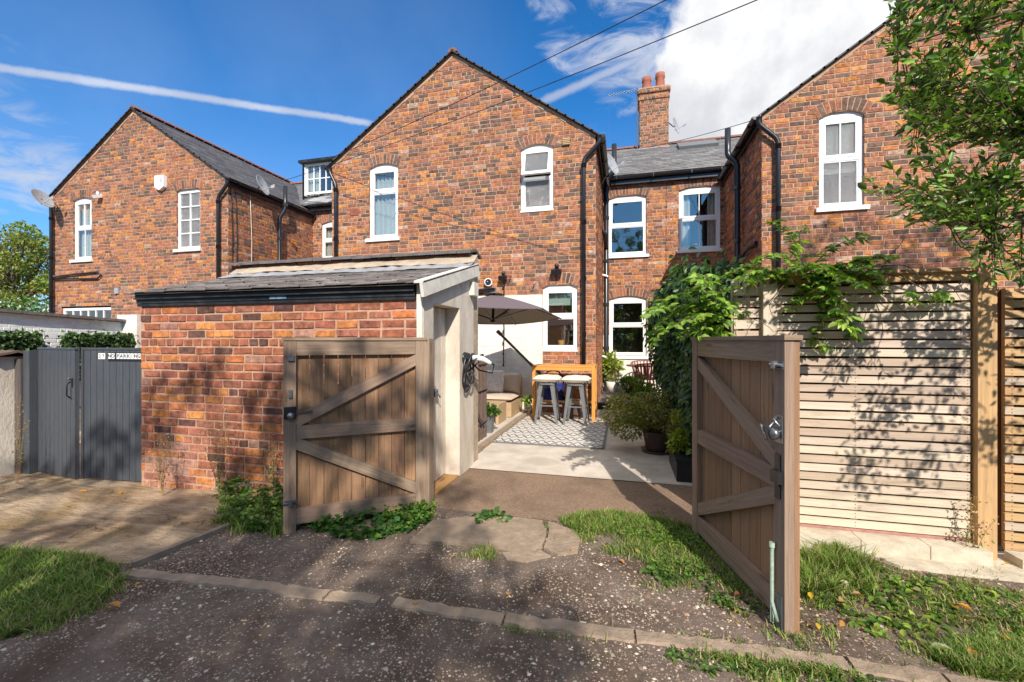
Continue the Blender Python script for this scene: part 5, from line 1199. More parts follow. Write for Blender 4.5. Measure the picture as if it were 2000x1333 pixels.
# charging cable
ev = thing('charging_cable', 'black charging cable coiled round a holder on the cream shed corner, white plug', 'charging cable', (-1.68, 4.55, 1.2))
hx, hq, hz = -1.66, 4.50, 1.26
m = MB(); m.lathe((-1.70, hq, hz), [(.07, 0), (.07, .015), (.045, .03), (.045, .10), (.06, .11), (.0001, .115)], 18, ax=V((1, 0, 0))); m.build('holder', 'black', ev)
for i, (rq, rzz, cq, cz, off, tilt) in enumerate(((.11, .19, 4.50, 1.12, .03, .02), (.13, .165, 4.52, 1.15, .05, -.03), (.10, .21, 4.47, 1.10, .07, .04), (.12, .10, 4.56, 1.20, .09, .1))):
    m = MB(); m.tube([(-1.70+off+tilt*math.sin(t_)+.0, cq+rq*math.cos(t_), cz+rzz*math.sin(t_)) for t_ in np.linspace(0, 2*math.pi, 28)], .010, 8); m.build('cable', 'black', ev)
m = MB(); m.tube([(-1.62, 4.5, 1.31), (-1.50, 4.58, 1.27), (-1.42, 4.7, 1.18), (-1.47, 4.8, 1.08), (-1.58, 4.66, 1.12), (-1.62, 4.55, 1.2)], .010, 8); m.build('cable', 'black', ev)
m = MB(); m.tube([(-1.60, 4.47, 1.27), (-1.54, 4.5, 1.265), (-1.49, 4.53, 1.25), (-1.44, 4.555, 1.22), (-1.42, 4.57, 1.20)], [.030, .034, .030, .022, .024], 12); m.build('plug', 'white_paint', ev)
# parasol
pa = thing('parasol', 'large brown-grey cantilever parasol opened over the sofa', 'parasol', (-1.3, 7.9, 0))
def XZ(X_, Z_, y): return V((X_*CA-Z_*SA, X_*SA+Z_*CA, y))
cen = (-.32, 7.2); rim = []
for a in (-49, 11, 71, 131, 191, 251):
    a = math.radians(a); X_, Z_ = cen[0]+1.18*math.cos(a), cen[1]+1.18*math.sin(a); rim.append(XZ(X_, Z_, 1.86-.075*(Z_-7.2)))
apex = XZ(cen[0]+.03, cen[1]-.05, 2.215); hub = XZ(cen[0]+.0, cen[1], 1.80)
m = MB(); nn = 8
for i in range(6):
    r0, r1 = rim[i], rim[(i+1) % 6]
    def pt(u, v):     # u from apex to rim, v across
        e0, e1 = apex.lerp(r0, u), apex.lerp(r1, u); p = e0.lerp(e1, v); return p+V((0, 0, .015*math.sin(math.pi*u)-.012*u*math.sin(math.pi*v)))
    for a in range(nn):
        for b in range(nn):
            q = [pt(a/nn, b/nn), pt((a+1)/nn, b/nn), pt((a+1)/nn, (b+1)/nn), pt(a/nn, (b+1)/nn)]; m.face(q if a else [q[0], q[1], q[2]], None, (1, 1, 1), True)
    a, b = r0, r1; k = 6
    for j in range(k):
        p, q = pt(1, j/k), pt(1, (j+1)/k); m.face([p, q, q-V((0, 0, .012)), p-V((0, 0, .012))])
m.build('canopy', 'fabric_grey', pa)
m = MB()
for i in range(6):
    a, b = apex.lerp(rim[i], .16)+V((0, 0, .05)), apex.lerp(rim[(i+1) % 6], .16)+V((0, 0, .05)); m.face([apex+V((0, 0, .05)), a, b])
m.build('vent_cap', 'fabric_grey', pa)
for i in range(6):
    m = MB(); m.tube([apex-V((0, 0, .03)), apex.lerp(rim[i], .5)-V((0, 0, .01)), rim[i]-V((0, 0, .015))], .010, 6); m.build('rib', 'greymetal' if i % 2 else 'black', pa)
    m = MB(); m.tube([hub, apex.lerp(rim[i], .55)-V((0, 0, .01))], .011, 6); m.build('strut', 'dish' if i % 2 else 'black', pa)
m = MB(); m.tube([hub-V((0, 0, .03)), apex+V((0, 0, .11))], .022, 10); m.lathe(hub-V((0, 0, .05)), [(.0001, 0), (.04, .0), (.045, .04), (.0001, .06)], 12); m.build('hub', 'black', pa)
m = MB(); p0, p1 = D(975, 651, 7.9), D(1046, 722, 8.1); pe = p0+(p1-p0)*2.35; pe.y = 8.2; m.tube([p0, p1, V((pe.x, 8.3, .05))], .024, 8); m.build('mast', 'black', pa)
m = MB(); m.obox(p0, (p0-p1).normalized()*.05, V((0, .03, 0)), (0.02, 0, 0.02)); m.build('mast_joint', 'brown_screen', pa)
m = MB(); m.tube([apex+V((0, 0, .09)), XZ(-.9, 7.3, 2.26), XZ(-1.7, 7.5, 2.2), XZ(-2.1, 7.6, .1)], .026, 8); m.build('arm', 'black', pa)
m = MB(); e = XZ(-2.1, 7.6, .1); m.box(e-V((.35, .35, .02)), e+V((.35, .35, .05))); m.build('base', 'pot_black', pa)
# deck step at the back
st = thing('deck_step', 'dark edged raised deck between the two houses', 'deck', (.1, 9.3, 0))
m = MB(); m.box((-.53, 9.3, 0), (.74, 9.36, .14)); m.build('riser', 'pot_black', st, bevel=.004)
m = MB()
for k in range(15): m.box((-.53, 9.31+k*.15, .142), (.74, 9.31+k*.15+.138, .165), (1, 1, 1))
m.build('deck_boards', pmat('grey_decking', C(128, 124, 122), rough=.85, ns=30, na=.3, bump=.5, uv=False, stretch=(1, 6, 1)), st, bevel=.003)
# plum chairs and bistro table
def tubchair(c, ang, lbl):
    c = V(c); t = thing('tub_chair', lbl, 'chair', c, 'plum chairs at the bistro table'); R_ = Matrix.Rotation(ang, 4, 'Z'); T = lambda x, y, z: c+R_@V((x, y, z)); m = MB()
    n_ = 15
    for i in range(n_):
        a = math.radians(-115+230*i/(n_-1)); top = .80-.10*(abs(a)/2)**2; r0, r1 = .20, .29
        p = T(r0*math.sin(a), r0*math.cos(a), .46); q = T(r1*math.sin(a), r1*math.cos(a), top); d = (q-p); sd = V((math.cos(a), -math.sin(a), 0)); sd = R_@sd; m.bar(p, q, .034, sd, .012)
    m.build('backrest', 'pink', t)
    m = MB(); m.tube([T(.29*math.sin(a), .29*math.cos(a), .80-.10*(abs(a)/2)**2) for a in np.radians(np.linspace(-118, 118, 24))], .014, 8); m.build('rim', 'pink', t)
    m = MB(); m.lathe(T(0, 0, .43), [(.0001, .035), (.19, .03), (.225, .045), (.22, .01), (.0001, 0)], 20); m.build('seat', 'pink', t)
    for sx_ in (-1, 1):
        for sy in (-1, 1): m = MB(); m.tube([T(.13*sx_, .13*sy, .43), T(.22*sx_, .22*sy, 0)], [.018, .011], 8); m.build('leg', pmat('chair_leg_wood', C(140, 96, 66), rough=.6, ns=20, na=.2) if 'leg_w' not in MT else 'leg_w', t)
MT['leg_w'] = pmat('chair_leg_wood', C(140, 96, 66), rough=.6, ns=20, na=.2)
tubchair((.52, 10.05, .165), math.radians(190), 'plum slatted tub chair nearest the viewer at the bistro table'); tubchair((.45, 11.0, .165), math.radians(-5), 'plum slatted tub chair behind the bistro table')
tb = thing('bistro_table', 'small round wooden bistro table on the deck', 'table', (.42, 10.5, .165)); m = MB(); m.lathe((.38, 10.5, .865), [(.0001, .03), (.33, .03), (.34, .015), (.32, 0), (.0001, 0)], 28); m.build('tabletop', 'leg_w', tb)
for a in (.5, 2.6, 4.7): m = MB(); m.tube([(.38+.1*math.cos(a), 10.5+.1*math.sin(a), .865), (.38+.24*math.cos(a), 10.5+.24*math.sin(a), .165)], [.02, .015], 8); m.build('leg', 'leg_w', tb)
# little pot in the kitchen window
kp_ = thing('window_pot', 'small succulent in an orange pot on the kitchen window sill', 'potted plant', Q(1096, 672, QF+.14)); g = Q(1096, 676, QF+.15)
m = MB(); m.lathe(g, [(.05, 0), (.065, .11), (.055, .11), (.0001, .09)], 16); m.build('pot', 'yellow_wood', kp_)

# =================================================================== PLANTS
GRN = [(.055, .12, .02), (.08, .17, .03), (.12, .22, .04), (.16, .27, .05), (.045, .09, .02)]
LIME = [(.16, .28, .03), (.22, .34, .04), (.12, .23, .03), (.28, .36, .06)]
IVY = [(.03, .07, .02), (.045, .10, .025), (.06, .13, .03), (.09, .16, .04), (.025, .055, .018)]
def rdir(n, up=0.): d = RG.normal(0, 1, (n, 3)); d[:, 2] += up; return nrm(d)
def ballpts(c, r, n, shell=.5, flat=1.):
    d = nrm(RG.normal(0, 1, (n, 3))); u = RG.random(n)**(1/3.); u = shell+(1-shell)*u if shell else u
    return np.array(c)+d*(u*1.0)[:, None]*np.array([r, r, r*flat])*RG.uniform(.85, 1.1, (n, 1))
def tree(name, label, cat, base, clumps, per, L, cols, wts=None, tr=.2, mat='leaf', group=None, jit=.22):
    base = V(base); t = thing(name, label, cat, base, group); m = MB(); top = V(np.mean([c[0] for c in clumps], 0)); fork = base.lerp(V((top.x, top.y, base.z+(top.z-base.z)*.55)), 1.)
    m.tube([base-V((0, 0, .1)), base.lerp(fork, .5)+V((tr*.4, tr*.2, 0)), fork], [tr*1.2, tr, tr*.7], 10); m.build('trunk', 'bark', t)
    m = MB()
    for c, r in clumps:
        c = V(c); mid = fork.lerp(c, .5)+V((RND.uniform(-.2, .2), RND.uniform(-.2, .2), .15*r)); m.tube([fork-V((0, 0, tr)), mid, c], [tr*.45, tr*.25, tr*.06], 6)
        for k in range(4): e = c+V(tuple(RG.normal(0, .55*r, 3))); m.tube([mid.lerp(c, .6), (mid+e)/2, e], [tr*.12, tr*.08, tr*.03], 5)
    m.build('limbs', 'bark', t)
    P_ = np.vstack([ballpts(c, r, int(per*r*r), .35, .8) for c, r in clumps]); n = len(P_); d = rdir(n, -.3); nor = rdir(n, 1.2)
    leaves('crown', P_, d, nor, L*RG.uniform(.7, 1.3, n), L*.6*RG.uniform(.8, 1.2, n), pal(cols, n, jit, wts), mat, t)
    return t
def clumps_in(c, R_, n, r0, r1, seed):
    r = np.random.default_rng(seed); out = []
    for i in range(n):
        d = r.normal(0, 1, 3); d /= np.linalg.norm(d); u = r.random()**.45; out.append((tuple(np.array(c)+d*u*np.array(R_)), r.uniform(r0, r1)))
    return out
# trees behind the viewer that shade the lane
OUT = 'trees standing behind the viewer along the lane'
tree('lane_tree', 'broad tree behind the viewer shading the middle of the lane', 'tree', (2.2, -6.2, 0), clumps_in((1.5, -6, 4.35), (3.6, 1.7, 1.95), 58, .55, .95, 5), 520, .15, GRN, group=OUT)
tree('lane_tree', 'thin tall tree behind the viewer dappling the shed wall', 'tree', (.6, -6.8, 0), clumps_in((.7, -6, 7.8), (3.0, 1.2, 1.2), 27, .2, .38, 25), 600, .15, GRN, tr=.12, group=OUT)
tree('lane_tree', 'smaller tree behind the viewer shading the driveway', 'tree', (-5.6, -6.5, 0), clumps_in((-4.4, -6, 5.0), (2.4, 1.5, 2.4), 24, .5, .95, 6), 450, .15, GRN, group=OUT)
n = 26000; P_ = RG.uniform((-22, -13.2, 0), (22, -12.2, 4.2), (n, 3)); P_[:, 2] *= (1+.12*np.sin(P_[:, 0]*.9)+.06*np.sin(P_[:, 0]*2.7)); P_[:, 1] += .3*np.sin(P_[:, 0]*1.7)
tag(leaves('hedge', P_, rdir(n, -.3), rdir(n, .8), .34, .22, pal(GRN, n, .25), 'leaf'), 'tall leafy hedge on the far side of the lane behind the viewer', 'hedge')
# far trees at the left
c = D(20, 500, 27); YG = [(.24, .28, .05), (.32, .34, .07), (.16, .22, .045), (.38, .36, .09), (.10, .16, .035)]
tree('garden_tree', 'tall yellow-green tree left of the left house', 'tree', (c.x, c.y, 0), clumps_in((c.x, c.y, 5.6), (3.6, 2.5, 3.3), 40, .5, 1.15, 8), 330, .2, YG, tr=.3, group='trees beyond the left wall')
c = D(-90, 500, 30); tree('garden_tree', 'darker tree at the far left edge', 'tree', (c.x, c.y, 0), clumps_in((c.x, c.y, 5.5), (4, 2.5, 3.4), 34, .7, 1.3, 9), 260, .2, GRN, tr=.3, group='trees beyond the left wall')
c = D(30, 585, 19); tree('flowering_bush', 'bush with small white flowers above the whitewashed wall', 'bush', (c.x, c.y, 0), clumps_in((c.x, c.y, 2.4), (2.2, 1.2, 1.1), 22, .4, .75, 10), 700, .13, GRN+[(.6, .62, .55)], tr=.1)
# hedge / ivy on the boundary wall
def boxleaf(name, label, cat, lo, hi, n, L, cols, mat='leaf_dark', group=None, kind=None, parent=None, shell=True, thin=None):
    P_ = RG.uniform(lo, hi, (n, 3)); P_ += RG.normal(0, .035, P_.shape)
    nor = rdir(n, .6); o = leaves(name, P_, rdir(n, -.5), nor, L*RG.uniform(.7, 1.3, n), L*.75*RG.uniform(.8, 1.2, n), pal(cols, n, .25), mat, parent)
    if label: tag(o, label, cat, group, kind)
    return o
a, b = 7.0, 8.6
boxleaf('hedge', 'clipped dark hedge against the whitewashed wall above the right grey leaf', 'hedge', (-12.35, a, .6), (-12.0, b, 1.60), 7000, .085, IVY+[(.12, .17, .07)], group='clipped hedges along the whitewashed wall')
boxleaf('hedge', 'clipped dark hedge at the left edge above the cream pier', 'hedge', (-12.35, 5.2, .6), (-12.0, 6.5, 1.62), 5500, .085, IVY+[(.12, .17, .07)], group='clipped hedges along the whitewashed wall')
# ivy along the yard wall
iv = thing('ivy', 'dense dark ivy hanging over the right yard wall', 'ivy', (.8, 6, 0)); n = 15000
q_ = RG.uniform(3.72, 8.9, n); zt_ = 1.95+.14*np.sin(q_*3.1)+.08*np.sin(q_*7.7); zb_ = .62+.22*np.sin(q_*2.3)+.12*np.sin(q_*6.1)-.05*(q_-3.7); u = RG.random(n)**.75
zz = zb_+(zt_-zb_)*u; bul = .16+.10*np.sin(q_*2.2+zz*2)+.08*np.sin(q_*5+zz*4); pp = .74-RG.random(n)**1.5*np.clip(bul, .05, .4)*(.4+.9*u)
P_ = np.stack([pp, q_, zz], 1); top = RG.random(n) < .25; P_[top] = np.stack([RG.uniform(.45, 1.1, top.sum()), q_[top], zt_[top]+RG.normal(0, .06, top.sum())], 1)
leaves('foliage', P_, np.stack([RG.normal(-.5, .4, n), RG.normal(0, .6, n), RG.normal(-.8, .4, n)], 1), np.stack([RG.normal(-.9, .4, n), RG.normal(-.4, .5, n), RG.normal(.5, .4, n)], 1), .085*RG.uniform(.6, 1.3, n), .055*RG.uniform(.7, 1.2, n), pal(IVY+LIME[:1], n, .3, [.2, .24, .22, .14, .12, .08]), 'leaf_dark', iv)
m = MB()
for k in range(16):
    q0 = 3.8+k*.32; m.tube([(.73, q0, .1), (.72, q0+.1, .7), (.70, q0-.05, 1.3), (.72, q0+.12, 1.9)], [.012, .01, .008, .004], 5)
m.build('stems', 'bark', iv)
# climbing vine over the fence: compound leaves on trailing stems
vi = thing('climbing_vine', 'bright green climbing vine trailing over the top of the slatted fence', 'vine', (1.0, 3.6, 0))
def compound(Ps, Ds, size, k=5):
    """k leaflets around each point"""
    pos, dr, nr_ = [], [], []
    for p, d in zip(Ps, Ds):
        d = V(d).normalized(); nn = V((RND.gauss(0, .5), RND.gauss(-.5, .5), 1.)).normalized(); s_ = d.cross(nn).normalized()
        for j in range(k):
            if k == 3: a = (j-1)*1.1; base = 0
            else: a = 0 if j == k-1 else (.95 if j % 2 else -.95)*(1.0 if j < 2 else .8); base = (j//2)/(k/2.)*size*1.2
            dd = d*math.cos(a)+s_*math.sin(a)+V((0, 0, -.25)); pos.append(tuple(V(p)+d*base)); dr.append(tuple(dd)); nr_.append(tuple(nn+V((RND.gauss(0, .2), RND.gauss(0, .2), 0))))
    return np.array(pos), np.array(dr), np.array(nr_)
stems, Ps, Ds = MB(), [], []
starts = [((.8+.02*i, 3.62, 1.75), i) for i in range(48)]
for s0, i in starts:
    p = V((RND.uniform(.95, 1.72), RND.uniform(3.50, 3.66), RND.uniform(1.88, 1.96))); 
    if i > 30: p = V((RND.uniform(.45, .78), RND.uniform(3.45, 3.9), RND.uniform(1.55, 1.92)))
    elif .78 < p.x < 1.1: p.x += .25
    d = V((RND.uniform(-1, 1.2), RND.uniform(-.9, .3), RND.uniform(-.3, .5 if i % 3 else 1.0))).normalized(); pts = [p.copy()]; n_ = RND.randint(6, 13)
    if p.x > 1.75: d = V((-1, -.3, .3)).normalized()
    for k in range(n_):
        d = (d+V((RND.gauss(0, .18), RND.gauss(-.02, .12), -.10+RND.gauss(0, .08)))).normalized(); p = p+d*.048
        if p.y > 3.53 and p.z < 1.93: p.y = 3.53
        pts.append(p.copy())
        if p.z > 1.15 and p.x < 1.70 and not (.78 < p.x < 1.13 and p.z < 1.86 and p.y < 3.62): Ps.append(tuple(p)); sd = V((-d.y, d.x, 0)).normalized()*(1 if k % 2 else -1); Ds.append(tuple(d*.4+sd+V((0, 0, .15))))
    stems.tube(pts, [.004-.0025*k/len(pts) for k in range(len(pts))], 5)
for (x, y) in ((1790, 575), (1830, 572), (1855, 580), (1770, 590), (1810, 585)):
    p = Q(x, y, 3.5); Ps.append(tuple(p)); Ds.append((RND.uniform(-1, 1), -.3, -.1))
stems.build('stems', 'bark', vi)
a, b, c = compound(Ps, Ds, .042, 5); n = len(a)
leaves('foliage', a, b, c, .062*RG.uniform(.7, 1.3, n), .033*RG.uniform(.8, 1.2, n), pal([(.15, .28, .03), (.22, .35, .04), (.30, .42, .07), (.10, .19, .025)], n, .22), 'leaf', vi)

# right-hand tree: near branches
rt = thing('holm_oak', 'leafy dark green tree reaching in from the right over the fence', 'tree', (4.55, 2.2, 0)); tr = MB(); tr.tube([(4.55, 2.2, -.1), (4.5, 2.2, 1.6), (4.3, 2.3, 3.2), (4.2, 2.3, 5.2)], [.16, .13, .10, .05], 12); tr.build('trunk', 'bark', rt)
mask = [(1750, -60), (1725, 60), (1715, 130), (1750, 220), (1770, 300), (1690, 345), (1700, 360), (1800, 365), (1755, 400), (1800, 430), (1900, 450), (1880, 520), (2010, 540), (2300, 560), (2500, 300), (2500, -400), (1800, -400)]
lim = MB(); tw = MB(); Lp, Ld = [], []
ax_pts = [V((4.5, 2.2, z)) for z in np.linspace(1.5, 5.0, 12)]
main = []
for i in range(34):
    while True:
        x, y = RND.uniform(1740, 2250), RND.uniform(-300, 540)
        if inpoly(np.array([[x, y]]), mask)[0]: break
    Z_ = RND.uniform(2.25, 3.1) if x > 1850 else RND.uniform(2.55, 3.1)
    e = D(x, y, Z_)
    if e.y > 3.4 and e.z < 2.1: e.y = 3.35
    s_ = min(ax_pts, key=lambda a: abs(a.z-(e.z-.35))); md = s_.lerp(e, .55)+V((0, 0, .18)); pts = [s_*(1-t)**2+md*2*t*(1-t)+e*t*t for t in np.linspace(0, 1, 9)]
    lim.tube(pts, [.028*(1-t)+.004 for t in np.linspace(0, 1, 9)], 6); main += pts[3:]
for i in range(1000):
    while True:
        x, y = (RND.uniform(1690, 2010) if i % 5 < 3 else RND.uniform(2010, 2450)), RND.uniform(-150 if i % 5 < 3 else -380, 560)
        if inpoly(np.array([[x, y]]), mask)[0]: break
    e = D(x, y, RND.uniform(2.1, 3.2))
    if e.y > 3.42: e.y = 3.42
    s_ = min(main, key=lambda a: (a-e).length)
    d = (e-s_); L_ = min(d.length, .55)
    if d.length < .05: continue
    d.normalize(); s2 = e-d*L_; pts = []; p = s2.copy(); k = max(4, int(L_/.028))
    for j in range(k+1):
        t = j/k; pts.append(s2.lerp(e, t)+V((0, 0, -.05*math.sin(t*2.2)+.02*math.sin(j+i))))
    tw.tube(pts, [.0035*(1-j/len(pts))+.0012 for j in range(len(pts))], 4)
    if L_ < d.length: pass
    for j in range(1, k+1):
        dd = (pts[j]-pts[j-1]).normalized(); sd = dd.cross(V((RND.gauss(0, .4), RND.gauss(0, .4), 1))).normalized()*(1 if j % 2 else -1); Lp.append(tuple(pts[j])); Ld.append(tuple(dd*.7+sd*.8+V((0, 0, RND.uniform(-.2, .35)))))
    Lp.append(tuple(pts[-1])); Ld.append(tuple(dd))
cl = clumps_in((7.0, 2.0, 8.1), (1.4, .8, .55), 16, .2, .4, 41)
for c_, r_ in cl: lim.tube([(4.2, 2.3, 5.2), ((4.2+c_[0])/2, 2.2, 7.0), c_], [.04, .025, .006], 5)
P_ = np.vstack([ballpts(c_, r_, int(900*r_*r_), .3, .9) for c_, r_ in cl]); n = len(P_)
leaves('high_foliage', P_, rdir(n, -.2), rdir(n, 1), .08*RG.uniform(.7, 1.3, n), .045, pal(IVY, n, .2), 'leaf_dark', rt)
lim.build('limbs', 'bark', rt); tw.build('twigs', 'bark', rt); n = len(Lp)
leaves('foliage', Lp, Ld, rdir(n, 1.0), .050*RG.uniform(.45, 1.5, n), .024*RG.uniform(.7, 1.3, n)*RG.uniform(.8, 1.25, n), pal([(.07, .13, .02), (.11, .20, .03), (.16, .28, .04), (.24, .37, .06)], n, .24, [.27, .33, .26, .14]), 'leaf_dark', rt)
# the rest of its crown, out to the right and above
cl = clumps_in((5.0, 2.0, 4.6), (1.5, 1.5, 2.1), 26, .35, .65, 15); P_ = np.vstack([ballpts(c, r, int(1500*r*r), .3, .9) for c, r in cl]); P_ = P_[(P_[:, 0] > 3.4)]
n = len(P_); leaves('outer_foliage', P_, rdir(n, -.2), rdir(n, 1), .055*RG.uniform(.7, 1.3, n), .028, pal(IVY, n, .2), 'leaf_dark', rt)
cl = [(tuple(V((RND.uniform(2.15, 3.5), RND.uniform(1.9, 2.4), RND.uniform(1.75, 3.1)))), RND.uniform(.10, .20)) for _ in range(30)]
P_ = np.vstack([ballpts(c, r, int(2300*r*r), .2, .9) for c, r in cl]); X_ = P_[:, 0]*CA+P_[:, 1]*SA; Z_ = -P_[:, 0]*SA+P_[:, 1]*CA; P_ = P_[(X_/Z_ > 1.25)]
n = len(P_); leaves('low_foliage', P_, rdir(n, -.2), rdir(n, 1), .05*RG.uniform(.7, 1.3, n), .026, pal(IVY, n, .2), 'leaf_dark', rt)

# pots and yard plants
def bush(parent, c, r, n, L, cols, mat='leaf', flat=.8, up=.5, name='foliage'):
    c = np.array(c, float); ks = [(c+RG.normal(0, .42, 3)*np.array([r, r, r*flat]), r*RG.uniform(.35, .6)) for _ in range(12)]
    P_ = np.vstack([ballpts(k, rr, n//12, .3, flat) for k, rr in ks]); out = nrm(P_-c); m_ = len(P_)
    return leaves(name, P_, out+RG.normal(0, .5, (m_, 3)), rdir(m_, 1.), L*RG.uniform(.7, 1.3, m_), L*.5, pal(cols, m_, .25), mat, parent)
def stemsto(parent, b, c, r, n, rad=.006):
    m = MB(); b = V(b); c = V(c)
    for _ in range(n): e = c+V(tuple(RG.normal(0, r*.45, 3))); m.tube([b, (b+e)/2+V((RND.gauss(0, .03), RND.gauss(0, .03), .03)), e], [rad, rad*.7, rad*.3], 5)
    m.build('stems', 'bark', parent)
t = thing('potted_shrub', 'bushy green and bronze shrub spilling over a dark round pot', 'potted plant', (.42, 5.95, 0)); m = MB(); m.lathe((.42, 5.95, .02), [(.0001, 0), (.13, 0), (.15, .05), (.185, .24), (.20, .26), (.185, .28), (.16, .24), (.0001, .22)], 24); m.lathe((.42, 5.95, .012), [(.0001, 0), (.19, .0), (.21, .035), (.19, .03), (.0001, .01)], 24); m.build('pot', 'pot_dark', t)
BR = [(.13, .16, .04), (.18, .20, .05), (.22, .15, .06), (.10, .13, .04), (.26, .24, .09)]
bush(t, (.34, 5.93, .58), .46, 5200, .045, [(.2, .24, .06), (.27, .29, .08), (.28, .2, .09), (.15, .19, .05), (.36, .34, .14)], flat=.62); stemsto(t, (.42, 5.95, .25), (.36, 5.93, .56), .4, 22)
t = thing('planter_trough', 'long black trough planter with golden-green shrub by the right gate', 'planter', (.62, 5.0, 0)); m = MB()
for (a, b) in (((.52, 4.72, .014), (.74, 5.5, .24)),): m.box(a, b)
m.box((.505, 4.705, .225), (.755, 5.515, .25)); m.build('trough', 'pot_black', t, bevel=.008)
bush(t, (.60, 5.02, .43), .20, 1500, .045, [(.26, .32, .03), (.34, .38, .05), (.18, .24, .03)], flat=.9); bush(t, (.60, 5.38, .36), .13, 700, .03, BR, flat=.9); stemsto(t, (.6, 5.05, .2), (.6, 5.02, .43), .2, 12)
t = thing('potted_plant', 'golden-leaved plant in a mottled white pot beside the black soil pipe', 'potted plant', (-.2, 11.1, .165)); m = MB(); c0 = D(1196, 765, 11.0); c0.z = .17; m.lathe(c0, [(.0001, 0), (.13, 0), (.16, .26), (.14, .26), (.0001, .22)], 20); m.build('pot', 'white_stone', t)
bush(t, c0+V((0, 0, .62)), .26, 420, .12, [(.30, .36, .05), (.38, .40, .10), (.20, .28, .04)], flat=1.3); stemsto(t, c0+V((0, 0, .2)), c0+V((0, 0, .6)), .25, 9, .01)
t = thing('green_shrub', 'small feathery green shrub between the white pot and the plum chair', 'shrub', c0+V((.32, -.1, 0))); bush(t, c0+V((.36, -.1, .2)), .24, 1500, .05, GRN, flat=.8); stemsto(t, c0+V((.36, -.1, 0)), c0+V((.36, -.1, .2)), .2, 9)
t = thing('green_shrub', 'bright green low shrub in front of the plum chairs', 'shrub', (.45, 9.25, 0)); bush(t, (.38, 9.15, .42), .27, 2000, .05, [(.14, .28, .03), (.2, .34, .04), (.09, .19, .02)], flat=.8); stemsto(t, (.4, 9.15, .02), (.4, 9.15, .4), .25, 10)
t = thing('grey_planter', 'tall grey planter with dark leafy plant beside the woven screen', 'planter', (-1.95, 6.35, .07)); m = MB(); m.lathe((-1.97, 6.25, .076), [(.0001, 0), (.08, 0), (.10, .30), (.09, .30), (.0001, .27)], 4, smooth=False); m.build('pot', 'gunmetal', t)
bush(t, (-1.95, 6.25, .42), .11, 450, .05, GRN, flat=.9); stemsto(t, (-1.97, 6.25, .33), (-1.95, 6.25, .42), .1, 8)
t = thing('hose_plant', 'small green hanging plant left of the bar table', 'plant', (-1.72, 7.9, .1)); bush(t, (-1.74, 8.0, .35), .09, 200, .05, LIME); stemsto(t, (-1.74, 8.0, .08), (-1.74, 8.0, .35), .1, 5)
n = 40; a = RG.uniform(0, 6.28, n); leaves('succulent_leaves', np.tile(np.array(g+V((0, 0, .11))) if False else np.array(Q(1096, 676, QF+.15)+V((0, 0, .11))), (n, 1)), np.stack([np.cos(a), np.sin(a), RG.uniform(.3, 1.4, n)], 1), rdir(n, 1), .06, .028, pal(GRN, n), 'leaf', kp_)

# ---- grass and weeds
KL = [tuple(G(*k_).xy) for k_ in kp]
def offkerb(xy, r=.06):
    keep = np.ones(len(xy), bool)
    for (a_, b_) in zip(KL[:-1], KL[1:]):
        a_, b_ = np.array(a_), np.array(b_); d_ = b_-a_; t_ = np.clip(((xy-a_)@d_)/(d_@d_), 0, 1); dist = np.linalg.norm(xy-(a_+t_[:, None]*d_), axis=1); keep &= ~((dist < r) & (RG.random(len(xy)) < .95))
    return xy[keep]
def grass(name, poly, n, h, cols, lean=.5, clump=.0, thr=None, w=.0035, label=None, z0=0.):
    xy = sample(poly, n)
    if thr is not None:
        k = np.sin(xy[:, 0]*5.3+xy[:, 1]*2)*np.cos(xy[:, 1]*6.1-xy[:, 0]*1.7)+.6*np.sin(xy[:, 0]*13+3)*np.sin(xy[:, 1]*15)+RG.normal(0, .35, n); xy = xy[k > thr]; n = len(xy)
    if clump:
        c = xy[RG.integers(0, n, max(3, n//45))]; xy = c[RG.integers(0, len(c), n)]+RG.normal(0, clump, (n, 2))
    xy = offkerb(xy); n = len(xy)
    H = h*RG.uniform(.45, 1.25, n); a = RG.uniform(0, 6.28, n); d = np.stack([np.cos(a), np.sin(a), np.zeros(n)], 1); s = np.stack([-d[:, 1], d[:, 0], np.zeros(n)], 1)
    ln = (H*lean*RG.uniform(.2, 1.6, n))[:, None]; b = np.stack([xy[:, 0], xy[:, 1], gzv(xy[:, 0])+z0], 1); up = np.array([0, 0, 1.])*H[:, None]; W = (w*RG.uniform(.6, 1.4, n))[:, None]
    v = np.stack([b-s*W, b+s*W, b+up*.55+d*ln*.3+s*W*.8, b+up*.55+d*ln*.3-s*W*.8, b+up*.95+d*ln+s*W*.15, b+up*.95+d*ln-s*W*.15], 1).reshape(-1, 3)
    i = np.arange(n)[:, None]*6; f = np.stack([i+[[0, 1, 2, 3]], i+[[3, 2, 4, 5]]], 1).reshape(-1, 4)
    return tag(npmesh(name, v, f, 'grass', np.repeat(pal(cols, n, .2), 6, 0)), kind='stuff')
GC = [(.11, .21, .03), (.15, .26, .04), (.20, .31, .05), (.09, .15, .03), (.30, .31, .10)]
GCd = GC+[(.34, .29, .14), (.42, .34, .18), (.24, .24, .08)]
GC = GC+[(.36, .33, .15)]
grass('grass', gpoly([(-300, 1300), (-300, 1062), (0, 1058), (110, 1066), (200, 1085), (238, 1108), (180, 1150), (90, 1190), (0, 1215)]), 15000, .06, GC, .95)
grass('grass', gpoly([(0, 1215), (90, 1190), (180, 1150), (238, 1108), (262, 1112), (200, 1165), (100, 1215), (0, 1240)]), 1500, .05, GCd, .9)
g2 = gpoly([(1092, 1020), (1130, 1006), (1200, 1003), (1290, 1018), (1350, 1032), (1370, 1042), (1420, 1100), (1480, 1160), (1440, 1172), (1370, 1140), (1290, 1125), (1240, 1092), (1180, 1085), (1140, 1060)])
